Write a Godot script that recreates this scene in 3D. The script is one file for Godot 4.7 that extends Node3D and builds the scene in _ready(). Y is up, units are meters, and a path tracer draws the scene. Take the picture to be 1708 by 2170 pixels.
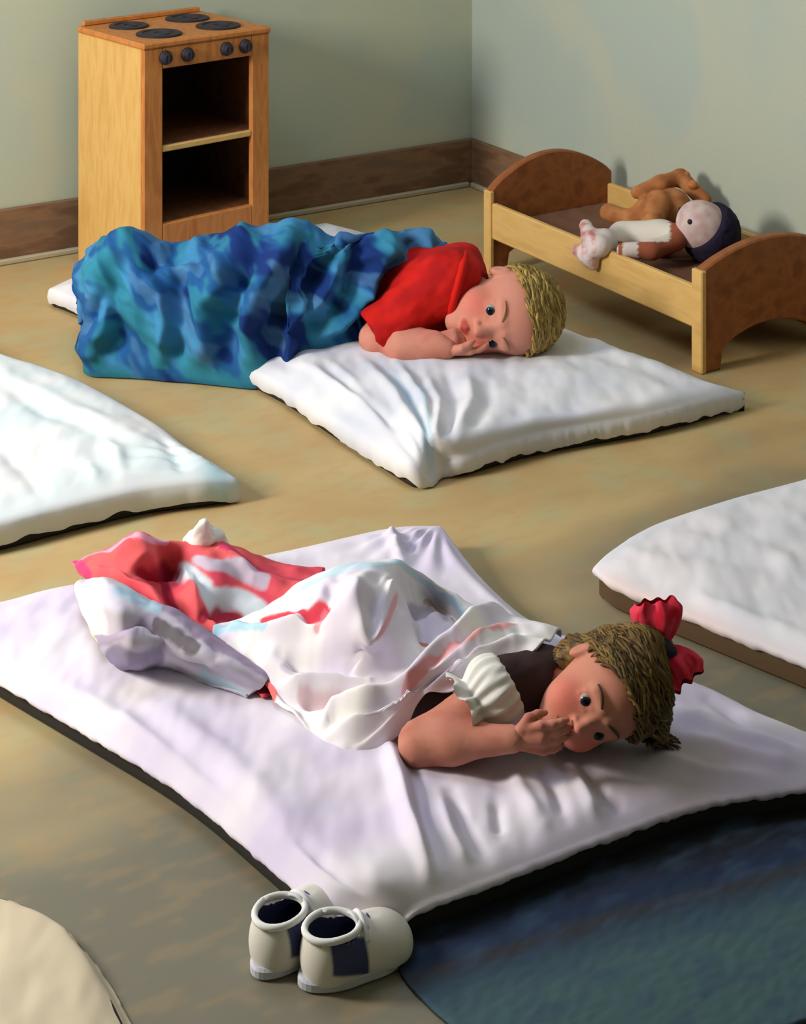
extends Node3D
# A nap room: world axes are the room's axes. Back wall at z = 0, right wall at x = 0, floor at y = 0.

const CAM := Vector3(-3.178, 1.5, 4.705)
const RT := Vector3(0.850, 0, 0.527)
const FW := Vector3(0.527, 0, -0.850)
const FOC := 3744.0
var nz := FastNoiseLite.new()
var nf := FastNoiseLite.new()
var M := {}

# ---------------------------------------------------------------- measuring
func at(px: float, py: float, h: float) -> Vector3:      # the point at height h that was measured at (px, py) on the photograph
	var d := FOC * (CAM.y - h) / (py + 600.0)
	var q := CAM + RT * ((px - 854.0) * d / FOC) + FW * d
	return Vector3(q.x, h, q.z)

func v3(a: Array) -> Vector3:
	return at(a[0], a[1], a[2])

func proj(p: Vector3) -> Vector2:
	var rel := p - CAM
	var d := rel.dot(FW)
	return Vector2(854.0 + FOC * rel.dot(RT) / d, -600.0 + FOC * (CAM.y - p.y) / d)

func col(r: float, g: float, b: float) -> Color:
	return Color(r / 255.0, g / 255.0, b / 255.0).srgb_to_linear()

# ---------------------------------------------------------------- naming
func numbered(called: String) -> String:
	if not has_node(NodePath(called)):
		return called
	var k := 1
	while has_node(NodePath("%s_%03d" % [called, k])):
		k += 1
	return "%s_%03d" % [called, k]

func thing(called: String, label: String, category: String, where: Vector3, group := "") -> Node3D:
	var o := Node3D.new()
	o.name = numbered(called)
	add_child(o)
	o.position = where
	o.set_meta("label", label)
	o.set_meta("category", category)
	if group:
		o.set_meta("group", group)
	return o

func part(called: String, mesh: Mesh, mat: Material, parent: Node3D, label := "") -> MeshInstance3D:
	var o := MeshInstance3D.new()
	o.name = called
	o.mesh = mesh
	o.material_override = mat
	parent.add_child(o, true)
	if label:
		o.set_meta("label", label)
	return o

func struct(called: String, mesh: Mesh, mat: Material, label: String) -> MeshInstance3D:
	var o := part(called, mesh, mat, self)
	o.set_meta("kind", "structure")
	o.set_meta("label", label)
	return o

# ---------------------------------------------------------------- meshes
# smooth mesh of world points, moved so that origin is the parent's base
func smooth(v: PackedVector3Array, idx: PackedInt32Array, c: PackedColorArray, origin: Vector3, up := false, uv := PackedVector2Array()) -> ArrayMesh:
	var n := PackedVector3Array()
	n.resize(v.size())
	var vol := 0.0
	var upward := 0.0
	var mid := Vector3.ZERO
	for p in v:
		mid += p
	mid /= maxf(1.0, v.size())
	for t in range(0, idx.size(), 3):
		var a := v[idx[t]]
		var b := v[idx[t + 1]]
		var d := v[idx[t + 2]]
		var fn := (d - a).cross(b - a)
		vol += fn.dot(a - mid)
		upward += fn.y
		n[idx[t]] += fn
		n[idx[t + 1]] += fn
		n[idx[t + 2]] += fn
	if (up and upward < 0.0) or (not up and vol < 0.0):
		for t in range(0, idx.size(), 3):
			var w := idx[t]
			idx[t] = idx[t + 1]
			idx[t + 1] = w
		for i in n.size():
			n[i] = -n[i]
	var q := PackedVector3Array()
	q.resize(v.size())
	for i in v.size():
		q[i] = v[i] - origin
		n[i] = n[i].normalized() if n[i].length_squared() > 1e-20 else Vector3.UP
	var arr := []
	arr.resize(Mesh.ARRAY_MAX)
	arr[Mesh.ARRAY_VERTEX] = q
	arr[Mesh.ARRAY_NORMAL] = n
	if c.size() == v.size():
		arr[Mesh.ARRAY_COLOR] = c
	if uv.size() == v.size():
		arr[Mesh.ARRAY_TEX_UV] = uv
	arr[Mesh.ARRAY_INDEX] = idx
	var m := ArrayMesh.new()
	m.add_surface_from_arrays(Mesh.PRIMITIVE_TRIANGLES, arr)
	return m

# flat-faced solids
class Flat:
	var v := PackedVector3Array()
	var n := PackedVector3Array()
	func tri(a: Vector3, b: Vector3, c: Vector3, out: Vector3) -> void:
		var fn := (c - a).cross(b - a)
		if fn.length_squared() < 1e-18:
			return
		if fn.dot(out) < 0.0:
			var w := b
			b = c
			c = w
			fn = -fn
		fn = fn.normalized()
		v.append_array(PackedVector3Array([a, b, c]))
		n.append_array(PackedVector3Array([fn, fn, fn]))
	func face(pts: Array, out: Vector3) -> void:
		for i in range(1, pts.size() - 1):
			tri(pts[0], pts[i], pts[i + 1], out)
	func box(lo: Vector3, hi: Vector3, bev := 0.0) -> void:
		var c := (lo + hi) * 0.5
		var h := (hi - lo) * 0.5
		var b := minf(bev, minf(h.x, minf(h.y, h.z)) * 0.49)
		for ax in 3:
			for s in [-1.0, 1.0]:
				var u := (ax + 1) % 3
				var w := (ax + 2) % 3
				var pts := []
				for k in [[-1.0, -1.0], [1.0, -1.0], [1.0, 1.0], [-1.0, 1.0]]:
					var p := Vector3.ZERO
					p[ax] = s * h[ax]
					p[u] = k[0] * (h[u] - b)
					p[w] = k[1] * (h[w] - b)
					pts.append(c + p)
				var o := Vector3.ZERO
				o[ax] = s
				face(pts, o)
		if b <= 0.0:
			return
		for ax in 3:
			var u := (ax + 1) % 3
			var w := (ax + 2) % 3
			for s in [-1.0, 1.0]:
				for t in [-1.0, 1.0]:
					var pts := []
					for k in [[-1.0, 0], [1.0, 0], [1.0, 1], [-1.0, 1]]:
						var p := Vector3.ZERO
						p[ax] = k[0] * (h[ax] - b)
						p[u] = s * (h[u] - (b if k[1] == 0 else 0.0))
						p[w] = t * (h[w] - (0.0 if k[1] == 0 else b))
						pts.append(c + p)
					var o := Vector3.ZERO
					o[u] = s
					o[w] = t
					face(pts, o)
		for sx in [-1.0, 1.0]:
			for sy in [-1.0, 1.0]:
				for sz in [-1.0, 1.0]:
					tri(c + Vector3(sx * h.x, sy * (h.y - b), sz * (h.z - b)), c + Vector3(sx * (h.x - b), sy * h.y, sz * (h.z - b)), c + Vector3(sx * (h.x - b), sy * (h.y - b), sz * h.z), Vector3(sx, sy, sz))
	# a flat outline in the x-y plane given a thickness along z, its rims bevelled
	func slab(outline: PackedVector2Array, z0: float, z1: float, bev: float) -> void:
		var k := outline.size()
		var inner := PackedVector2Array()
		var area := 0.0
		for i in k:
			var p := outline[i]
			var q := outline[(i + 1) % k]
			area += p.x * q.y - q.x * p.y
		var sg := 1.0 if area > 0.0 else -1.0
		var nrm := []
		for i in k:
			var a := (outline[i] - outline[(i + k - 1) % k]).normalized()
			var b := (outline[(i + 1) % k] - outline[i]).normalized()
			var na := Vector2(a.y, -a.x) * sg
			var nb := Vector2(b.y, -b.x) * sg
			var m := (na + nb).normalized()
			nrm.append(nb)
			inner.append(outline[i] - m * bev / maxf(0.4, m.dot(nb)))
		var tris := Geometry2D.triangulate_polygon(inner)
		for t in range(0, tris.size(), 3):
			for s in [[z0, -1.0], [z1, 1.0]]:
				var z: float = s[0]
				tri(Vector3(inner[tris[t]].x, inner[tris[t]].y, z), Vector3(inner[tris[t + 1]].x, inner[tris[t + 1]].y, z), Vector3(inner[tris[t + 2]].x, inner[tris[t + 2]].y, z), Vector3(0, 0, s[1]))
		for i in k:
			var j := (i + 1) % k
			var o: Vector2 = nrm[i]
			var o3 := Vector3(o.x, o.y, 0)
			face([Vector3(outline[i].x, outline[i].y, z0 + bev), Vector3(outline[j].x, outline[j].y, z0 + bev), Vector3(outline[j].x, outline[j].y, z1 - bev), Vector3(outline[i].x, outline[i].y, z1 - bev)], o3)
			if bev > 0.0:
				face([Vector3(outline[i].x, outline[i].y, z0 + bev), Vector3(outline[j].x, outline[j].y, z0 + bev), Vector3(inner[j].x, inner[j].y, z0), Vector3(inner[i].x, inner[i].y, z0)], o3 - Vector3(0, 0, 1))
				face([Vector3(outline[i].x, outline[i].y, z1 - bev), Vector3(outline[j].x, outline[j].y, z1 - bev), Vector3(inner[j].x, inner[j].y, z1), Vector3(inner[i].x, inner[i].y, z1)], o3 + Vector3(0, 0, 1))
	# a turned solid about the axis from base along dir; profile: [radius, height]
	func turn(base: Vector3, dir: Vector3, profile: Array, seg: int) -> void:
		var x := dir.cross(Vector3(0.3, 0.9, 0.2)).normalized()
		var y := dir.cross(x)
		for i in seg:
			var a0 := TAU * i / seg
			var a1 := TAU * (i + 1) / seg
			var e0 := x * cos(a0) + y * sin(a0)
			var e1 := x * cos(a1) + y * sin(a1)
			for j in profile.size() - 1:
				var p: Array = profile[j]
				var q: Array = profile[j + 1]
				var sl: Vector3 = dir * (p[0] - q[0]) + (e0 + e1) * 0.5 * (q[1] - p[1])
				face([base + e0 * p[0] + dir * p[1], base + e1 * p[0] + dir * p[1], base + e1 * q[0] + dir * q[1], base + e0 * q[0] + dir * q[1]], sl)
	func done() -> ArrayMesh:
		var arr := []
		arr.resize(Mesh.ARRAY_MAX)
		arr[Mesh.ARRAY_VERTEX] = v
		arr[Mesh.ARRAY_NORMAL] = n
		var m := ArrayMesh.new()
		m.add_surface_from_arrays(Mesh.PRIMITIVE_TRIANGLES, arr)
		return m

func boxes(list: Array, bev := 0.003) -> ArrayMesh:
	var f := Flat.new()
	for b in list:
		f.box(b[0], b[1], bev)
	return f.done()

# a tapering tube through points, its ends closed, appended to arrays
func tube(v: PackedVector3Array, idx: PackedInt32Array, pts: PackedVector3Array, rad: PackedFloat32Array, seg: int) -> void:
	var k := pts.size()
	var base := v.size()
	var last := Vector3.ZERO
	for i in k:
		var t := (pts[mini(i + 1, k - 1)] - pts[maxi(i - 1, 0)]).normalized()
		if last == Vector3.ZERO:
			last = t.cross(Vector3(0.31, 0.87, 0.37)).normalized()
		var x := (last - t * last.dot(t)).normalized()
		last = x
		var y := t.cross(x)
		for s in seg:
			var a := TAU * s / seg
			v.append(pts[i] + (x * cos(a) + y * sin(a)) * rad[i])
	for i in k - 1:
		for s in seg:
			var a := base + i * seg + s
			var b := base + i * seg + (s + 1) % seg
			idx.append_array(PackedInt32Array([a, b, a + seg, b, b + seg, a + seg]))
	for s in range(1, seg - 1):
		idx.append_array(PackedInt32Array([base, base + s + 1, base + s]))
		var e := base + (k - 1) * seg
		idx.append_array(PackedInt32Array([e, e + s, e + s + 1]))

func grid_idx(nu: int, nv: int, base := 0) -> PackedInt32Array:   # (nu + 1) x (nv + 1) points, u runs fastest
	var idx := PackedInt32Array()
	for j in nv:
		for i in nu:
			var a := base + j * (nu + 1) + i
			idx.append_array(PackedInt32Array([a, a + 1, a + nu + 1, a + 1, a + nu + 2, a + nu + 1]))
	return idx

# ---------------------------------------------------------------- cloth
func chain(pts: Array, n: int) -> PackedVector3Array:      # measured points joined and resampled evenly
	var w := PackedVector3Array()
	for p in pts:
		w.append(v3(p) if p is Array else p)
	var c := Curve3D.new()
	c.bake_interval = 0.004
	for i in w.size():
		var t := (w[mini(i + 1, w.size() - 1)] - w[maxi(i - 1, 0)]) / 7.0
		c.add_point(w[i], -t, t)
	var out := PackedVector3Array()
	var full := c.get_baked_length()
	for i in n + 1:
		out.append(c.sample_baked(full * i / n))
	return out

func coons(top: PackedVector3Array, bottom: PackedVector3Array, left: PackedVector3Array, right: PackedVector3Array) -> PackedVector3Array:
	var nu := top.size() - 1
	var nv := left.size() - 1
	var g := PackedVector3Array()
	for j in nv + 1:
		var t := float(j) / nv
		for i in nu + 1:
			var s := float(i) / nu
			var a := top[i].lerp(bottom[i], t)
			var b := left[j].lerp(right[j], s)
			var c := top[0].lerp(top[nu], s).lerp(bottom[0].lerp(bottom[nu], s), t)
			g.append(a + b - c)
	return g

func crom(a: Vector3, b: Vector3, c: Vector3, d: Vector3, t: float) -> Vector3:
	return 0.5 * ((2.0 * b) + (c - a) * t + (2.0 * a - 5.0 * b + 4.0 * c - d) * t * t + (3.0 * b - a - 3.0 * c + d) * t * t * t)

func lattice(rows: Array, nu: int, nv: int) -> PackedVector3Array:
	var nr := rows.size()
	var mid := []
	for r in rows:
		var w := PackedVector3Array()
		for p in r:
			w.append(v3(p))
		var o := PackedVector3Array()
		var k := w.size()
		for i in nu + 1:
			var x := float(i) / nu * (k - 1)
			var j := mini(int(x), k - 2)
			o.append(crom(w[maxi(j - 1, 0)], w[j], w[j + 1], w[mini(j + 2, k - 1)], x - j))
		mid.append(o)
	var g := PackedVector3Array()
	for jj in nv + 1:
		var y := float(jj) / nv * (nr - 1)
		var j := mini(int(y), nr - 2)
		for i in nu + 1:
			g.append(crom(mid[maxi(j - 1, 0)][i], mid[j][i], mid[j + 1][i], mid[mini(j + 2, nr - 1)][i], y - j))
	return g

# folds: [[px, py], ...], width in photo pixels, height in metres; measured on the photograph, evaluated where a cloth point lies
func fold(pts: Array, w: float, amp: float) -> Array:
	var p := PackedVector2Array()
	var lo := Vector2(1e9, 1e9)
	var hi := -lo
	for q in pts:
		var u := Vector2(q[0], q[1])
		p.append(u)
		lo = lo.min(u)
		hi = hi.max(u)
	return [p, w, amp, lo - Vector2.ONE * w * 2.6, hi + Vector2.ONE * w * 2.6]

func folds_at(list: Array, q: Vector2) -> float:
	var s := 0.0
	for f in list:
		var lo: Vector2 = f[3]
		var hi: Vector2 = f[4]
		if q.x < lo.x or q.y < lo.y or q.x > hi.x or q.y > hi.y:
			continue
		var p: PackedVector2Array = f[0]
		var w: float = f[1]
		var best := 1e9
		var along := 0.0
		var k := p.size() - 1
		for i in k:
			var ab := p[i + 1] - p[i]
			var t := clampf((q - p[i]).dot(ab) / maxf(1e-6, ab.length_squared()), 0.0, 1.0)
			var d := (q - p[i] - ab * t).length_squared()
			if d < best:
				best = d
				along = (i + t) / k
		var amp: float = f[2]
		s += amp * exp(-best / (w * w)) * (0.35 + 0.65 * smoothstep(0.0, 0.25, along) * smoothstep(0.0, 0.25, 1.0 - along))
	return s

func near(pts: Array, w: float, q: Vector2) -> float:      # 1 within w photo pixels of a drawn line, 0 outside
	var best := 1e9
	for i in pts.size() - 1:
		var a := Vector2(pts[i][0], pts[i][1])
		var ab := Vector2(pts[i + 1][0], pts[i + 1][1]) - a
		var t := clampf((q - a).dot(ab) / maxf(1e-6, ab.length_squared()), 0.0, 1.0)
		best = minf(best, (q - a - ab * t).length_squared())
	return 1.0 - smoothstep(0.6 * w, 1.15 * w, sqrt(best) + 3.0 * nf.get_noise_2d(q.x * 0.03, q.y * 0.03))

func relax(g: PackedVector3Array, nu: int, nv: int, times: int) -> void:
	for k in times:
		var o := PackedVector3Array(g)
		for j in range(1, nv):
			for i in range(1, nu):
				var a := j * (nu + 1) + i
				g[a] = o[a] * 0.5 + (o[a - 1] + o[a + 1] + o[a - nu - 1] + o[a + nu + 1]) * 0.125

func grid_normal(g: PackedVector3Array, nu: int, nv: int, i: int, j: int) -> Vector3:
	var a := g[j * (nu + 1) + mini(i + 1, nu)] - g[j * (nu + 1) + maxi(i - 1, 0)]
	var b := g[mini(j + 1, nv) * (nu + 1) + i] - g[maxi(j - 1, 0) * (nu + 1) + i]
	return a.cross(b).normalized()

# cloth with a thickness: the grid, a copy below it and the rim between them
func cloth(g: PackedVector3Array, nu: int, nv: int, thick: float, c: PackedColorArray, origin: Vector3) -> ArrayMesh:
	var n0 := grid_normal(g, nu, nv, nu / 2, nv / 2)
	var sg := 1.0 if n0.y > 0.0 else -1.0
	var v := PackedVector3Array(g)
	var cc := PackedColorArray(c)
	for j in nv + 1:
		for i in nu + 1:
			v.append(g[j * (nu + 1) + i] - grid_normal(g, nu, nv, i, j) * sg * thick)
	cc.append_array(c)
	var idx := grid_idx(nu, nv)
	var m := g.size()
	var under := grid_idx(nu, nv, m)
	for t in range(0, under.size(), 3):
		idx.append_array(PackedInt32Array([under[t], under[t + 2], under[t + 1]]))
	var loop := rim(nu, nv)
	for k in loop.size():
		var a := loop[k]
		var b := loop[(k + 1) % loop.size()]
		idx.append_array(PackedInt32Array([b, a, a + m, b, a + m, b + m]))
	return smooth(v, idx, cc, origin)

func rim(nu: int, nv: int) -> PackedInt32Array:
	var o := PackedInt32Array()
	for i in nu:
		o.append(i)
	for j in nv:
		o.append(j * (nu + 1) + nu)
	for i in nu:
		o.append(nv * (nu + 1) + nu - i)
	for j in nv:
		o.append((nv - j) * (nu + 1))
	return o

func filled(n: int, c: Color) -> PackedColorArray:
	var a := PackedColorArray()
	a.resize(n)
	a.fill(c)
	return a

# a foam mat in a white sheet: the sheet's top and its overhanging edge are one mesh, the dark foam below another
func make_mat(called: String, label: String, group: String, back: Array, front: Array, left: Array, right: Array, nu: int, nv: int, fl: Array, drop: float, tint: Color, tint2: Color, seed_at: float, core_m: Material, print_and_shade: Array, ears: Array) -> Node3D:
	var g := coons(chain(back, nu), chain(front, nu), chain(left, nv), chain(right, nv))
	var base := Vector3.ZERO
	for p in [g[0], g[nu], g[nv * (nu + 1)], g[g.size() - 1]]:
		base += p * 0.25
	base.y = 0.0
	var o := thing(called, label, "mat", base, group)
	var c := PackedColorArray()
	for j in nv + 1:
		for i in nu + 1:
			var k := j * (nu + 1) + i
			var p := g[k]
			var q := proj(p)
			var e := minf(minf(float(i) / nu, 1.0 - float(i) / nu), minf(float(j) / nv, 1.0 - float(j) / nv))
			var h := folds_at(fl, q)
			h += nz.get_noise_3d(p.x * 7.0 + p.z * 2.0, seed_at, p.z * 5.0) * 0.007 + nz.get_noise_3d(p.x * 17.0 + p.z * 9.0, seed_at, p.z * 9.0) * 0.0022
			for ear in ears:                      # a pulled, gathered corner
				var dd := Vector2(p.x - ear.x, p.z - ear.z)
				h += 0.006 * sin(atan2(dd.y, dd.x) * 26.0) * exp(-dd.length_squared() / 0.03) * smoothstep(0.0, 0.09, dd.length())
			h *= smoothstep(0.0, 0.05, e)
			h -= 0.014 * exp(-e * 26.0)
			g[k].y += h
			var t := clampf(0.5 + 0.9 * nf.get_noise_3d(p.x * 3.0, seed_at, p.z * 5.0), 0.0, 1.0)
			var cc := tint.lerp(tint2, t)
			for pr in print_and_shade:
				var f := folds_at([pr[0]], q)
				cc = cc.lerp(pr[1], clampf(f, 0.0, 1.0))
			c.append(cc)
	var v := PackedVector3Array(g)
	var idx := grid_idx(nu, nv)
	var loop := rim(nu, nv)
	var m := loop.size()
	var prev := loop
	var outl := PackedVector3Array()
	for k in m:
		outl.append(g[loop[k]])
	var ringn := []
	for k in m:
		var t := outl[(k + 2) % m] - outl[(k + m - 2) % m]
		ringn.append(Vector3(t.z, 0, -t.x).normalized())
	var sgn := 1.0 if (outl[m / 8] + ringn[m / 8] * 0.05 - base).length() > (outl[m / 8] - base).length() else -1.0
	var rows := [[0.004, 0.18], [0.006, 0.5], [0.004, 0.8], [0.001, 1.0]]
	for r in rows:
		var cur := PackedInt32Array()
		for k in m:
			var w := nz.get_noise_2d(k * 0.09, seed_at * 7.0)
			var w2 := nz.get_noise_2d(k * 0.22, seed_at * 17.0)
			var p: Vector3 = outl[k] + ringn[k] * sgn * (r[0] + 0.003 * w2 * r[1])
			p.y = maxf(0.003, outl[k].y - drop * r[1] * (1.0 + 0.2 * w))
			cur.append(v.size())
			v.append(p)
			c.append(c[loop[k]])
		for k in m:
			var a := prev[k]
			var b := prev[(k + 1) % m]
			idx.append_array(PackedInt32Array([b, a, cur[k], b, cur[k], cur[(k + 1) % m]]))
		prev = cur
	part("sheet", smooth(v, idx, c, base, true), M.sheet, o)
	# the foam
	var cv := PackedVector3Array()
	var ci := PackedInt32Array()
	var cen := Vector3(base.x, 0.03, base.z)
	var topc: float = back[1][2] - 0.02
	for r in [[0.012, 0.0], [0.006, 0.006], [0.006, -1.0], [0.012, -2.0]]:
		for k in m:
			var p: Vector3 = outl[k] - ringn[k] * sgn * r[0]
			p.y = r[1] if r[1] >= 0.0 else maxf(0.012, outl[k].y - (0.010 if r[1] < -1.5 else 0.014))
			cv.append(p)
	for r in 3:
		for k in m:
			var a := r * m + k
			var b := r * m + (k + 1) % m
			ci.append_array(PackedInt32Array([a, b, a + m, b, b + m, a + m]))
	cv.append(Vector3(cen.x, 0.0, cen.z))
	cv.append(Vector3(cen.x, maxf(0.004, topc), cen.z))
	for k in m:
		ci.append_array(PackedInt32Array([cv.size() - 2, (k + 1) % m, k, cv.size() - 1, 3 * m + k, 3 * m + (k + 1) % m]))
	part("foam_core", smooth(cv, ci, PackedColorArray(), base), core_m, o, "dark foam core")
	return o

# ---------------------------------------------------------------- distance fields and their meshes
func smin(a: float, b: float, k: float) -> float:
	var h := maxf(k - absf(a - b), 0.0) / k
	return minf(a, b) - h * h * k * 0.25

func cap(p: Vector3, a: Vector3, b: Vector3, ra: float, rb: float) -> float:
	var ba := b - a
	var h := clampf((p - a).dot(ba) / maxf(1e-9, ba.length_squared()), 0.0, 1.0)
	return (p - a - ba * h).length() - lerpf(ra, rb, h)

func ell(p: Vector3, c: Vector3, r: Vector3) -> float:
	var q := p - c
	var k0 := (q / r).length()
	var k1 := (q / (r * r)).length()
	return k0 * (k0 - 1.0) / maxf(k1, 1e-6)

func sd_bones(p: Vector3, bones: Array, k: float) -> float:
	var d := 1e3
	for b in bones:
		d = smin(d, cap(p, b[0], b[1], b[2], b[3]), k)
	return d

func nets(f: Callable, lo: Vector3, hi: Vector3, c: float) -> Array:
	var nx := int((hi.x - lo.x) / c) + 2
	var ny := int((hi.y - lo.y) / c) + 2
	var nk := int((hi.z - lo.z) / c) + 2
	var val := PackedFloat32Array()
	val.resize(nx * ny * nk)
	val.fill(1e3)
	var B := 4
	var reach := c * B * 0.87 * 1.6
	for bz in range(0, nk, B):
		for by in range(0, ny, B):
			for bx in range(0, nx, B):
				var mid: float = f.call(lo + Vector3(bx + 1.5, by + 1.5, bz + 1.5) * c)
				var near := absf(mid) < reach
				for z in range(bz, mini(bz + B, nk)):
					for y in range(by, mini(by + B, ny)):
						var row := (z * ny + y) * nx
						for x in range(bx, mini(bx + B, nx)):
							val[row + x] = f.call(lo + Vector3(x, y, z) * c) if near else mid
	var cell := PackedInt32Array()
	cell.resize(nx * ny * nk)
	cell.fill(-1)
	var v := PackedVector3Array()
	var off := [0, 1, nx, nx + 1, nx * ny, nx * ny + 1, nx * ny + nx, nx * ny + nx + 1]
	var cor := [Vector3(0, 0, 0), Vector3(1, 0, 0), Vector3(0, 1, 0), Vector3(1, 1, 0), Vector3(0, 0, 1), Vector3(1, 0, 1), Vector3(0, 1, 1), Vector3(1, 1, 1)]
	var edges := [[0, 1], [2, 3], [4, 5], [6, 7], [0, 2], [1, 3], [4, 6], [5, 7], [0, 4], [1, 5], [2, 6], [3, 7]]
	for z in nk - 1:
		for y in ny - 1:
			var row := (z * ny + y) * nx
			for x in nx - 1:
				var at0 := row + x
				var s0 := val[at0] < 0.0
				if s0 == (val[at0 + 1] < 0.0) and s0 == (val[at0 + off[2]] < 0.0) and s0 == (val[at0 + off[3]] < 0.0) and s0 == (val[at0 + off[4]] < 0.0) and s0 == (val[at0 + off[5]] < 0.0) and s0 == (val[at0 + off[6]] < 0.0) and s0 == (val[at0 + off[7]] < 0.0):
					continue
				var sum := Vector3.ZERO
				var cnt := 0
				for e in edges:
					var a := val[at0 + off[e[0]]]
					var b := val[at0 + off[e[1]]]
					if (a < 0.0) != (b < 0.0):
						var ca: Vector3 = cor[e[0]]
						var cb: Vector3 = cor[e[1]]
						sum += ca.lerp(cb, a / (a - b))
						cnt += 1
				cell[at0] = v.size()
				v.append(lo + (Vector3(x, y, z) + sum / cnt) * c)
	var idx := PackedInt32Array()
	var dir := [1, nx, nx * ny]
	for z in range(1, nk - 1):
		for y in range(1, ny - 1):
			for x in range(1, nx - 1):
				var a := (z * ny + y) * nx + x
				var s := val[a] < 0.0
				for ax in 3:
					if s == (val[a + dir[ax]] < 0.0):
						continue
					var du: int = dir[(ax + 1) % 3]
					var dw: int = dir[(ax + 2) % 3]
					var q0 := cell[a]
					var q1 := cell[a - du]
					var q2 := cell[a - du - dw]
					var q3 := cell[a - dw]
					if q0 < 0 or q1 < 0 or q2 < 0 or q3 < 0:
						continue
					if s:
						idx.append_array(PackedInt32Array([q0, q2, q1, q0, q3, q2]))
					else:
						idx.append_array(PackedInt32Array([q0, q1, q2, q0, q2, q3]))
	return [v, idx]

func trace(f: Callable, px: float, py: float, d0: float) -> Vector3:      # where the line of sight measured at (px, py) meets a surface
	var ray := FW + RT * ((px - 854.0) / FOC) - Vector3.UP * ((py + 600.0) / FOC)
	var d := d0
	for k in 60:
		var step: float = f.call(CAM + ray * d)
		d += step * 0.6
		if absf(step) < 0.0008:
			break
	return CAM + ray * d

func bounds(bones: Array, pad: float) -> AABB:
	var lo := Vector3(1e9, 1e9, 1e9)
	var hi := -lo
	for b in bones:
		for e in [[b[0], b[2]], [b[1], b[3]]]:
			lo = lo.min(e[0] - Vector3.ONE * e[1])
			hi = hi.max(e[0] + Vector3.ONE * e[1])
	return AABB(lo - Vector3.ONE * pad, hi - lo + Vector3.ONE * pad * 2.0)

func flesh(bones: Array, k: float, cell: float) -> Array:
	var bb := bounds(bones, cell * 2.0)
	return nets(func(p: Vector3) -> float: return sd_bones(p, bones, k), bb.position, bb.end, cell)

func join(into: Array, more: Array) -> void:      # [verts, idx]
	var base: int = into[0].size()
	into[0].append_array(more[0])
	for i in more[1]:
		into[1].append(i + base)

# ---------------------------------------------------------------- people
func head_sd(p: Vector3) -> float:                # unit head: chin -0.5, crown 0.5, x to its left, z out of the face
	var ax := Vector3(absf(p.x), p.y, p.z)
	var d := ell(p, Vector3(0, 0.11, -0.08), Vector3(0.375, 0.385, 0.43))
	d = smin(d, ell(p, Vector3(0, -0.16, 0.08), Vector3(0.275, 0.325, 0.285)), 0.12)
	d = smin(d, ell(ax, Vector3(0.155, -0.2, 0.2), Vector3(0.13, 0.135, 0.125)), 0.09)
	d = smin(d, ell(p, Vector3(0, -0.4, 0.215), Vector3(0.1, 0.085, 0.1)), 0.1)
	d = smin(d, cap(ax, Vector3(0.05, 0.085, 0.335), Vector3(0.19, 0.075, 0.285), 0.025, 0.025), 0.07)
	var eye := (ax - Vector3(0.145, -0.015, 0.405)).length() - 0.062
	d = -smin(-d, eye, 0.06)
	d = smin(d, cap(ax, Vector3(0.085, 0.004, 0.328), Vector3(0.205, -0.004, 0.283), 0.022, 0.016), 0.03)
	d = smin(d, cap(ax, Vector3(0.09, -0.064, 0.33), Vector3(0.2, -0.054, 0.285), 0.017, 0.013), 0.03)
	d = smin(d, cap(p, Vector3(0, 0.02, 0.345), Vector3(0, -0.125, 0.425), 0.022, 0.042), 0.045)
	d = smin(d, (ax - Vector3(0.045, -0.145, 0.385)).length() - 0.03, 0.03)
	d = -smin(-d, (ax - Vector3(0.025, -0.178, 0.415)).length() - 0.012, 0.012)
	d = smin(d, cap(ax, Vector3(0.0, -0.245, 0.372), Vector3(0.075, -0.262, 0.335), 0.022, 0.01), 0.02)
	d = smin(d, cap(ax, Vector3(0.0, -0.292, 0.365), Vector3(0.065, -0.275, 0.337), 0.026, 0.011), 0.02)
	d = -smin(-d, cap(ax, Vector3(0.0, -0.268, 0.4), Vector3(0.08, -0.268, 0.36), 0.008, 0.006), 0.012)
	var ear := ell(ax, Vector3(0.375, -0.03, -0.06), Vector3(0.04, 0.105, 0.065))
	ear = -smin(-ear, ell(ax, Vector3(0.425, -0.025, -0.045), Vector3(0.03, 0.065, 0.038)), 0.02)
	return smin(d, ear, 0.03)

func skin(base: Color, q: Vector3) -> Color:      # colour of the face at a unit-head point
	var c := base
	var ax := Vector3(absf(q.x), q.y, q.z)
	c = c.lerp(col(222, 108, 95), 0.75 * exp(-(ax - Vector3(0.19, -0.17, 0.27)).length_squared() / 0.018))
	c = c.lerp(col(214, 120, 98), 0.5 * exp(-(ax - Vector3(0, -0.14, 0.44)).length_squared() / 0.004))
	var lip := Vector2(ax.x / 0.085, (q.y + 0.268) / 0.045).length()
	if q.z > 0.3:
		c = c.lerp(col(176, 62, 58), 0.85 * (1.0 - smoothstep(0.7, 1.1, lip)))
	return c

func basis_of(u: Vector3, f: Vector3) -> Basis:   # x: left, y: crown, z: out of the face
	u = u.normalized()
	f = (f - u * f.dot(u)).normalized()
	return Basis(u.cross(f), u, f)

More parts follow.
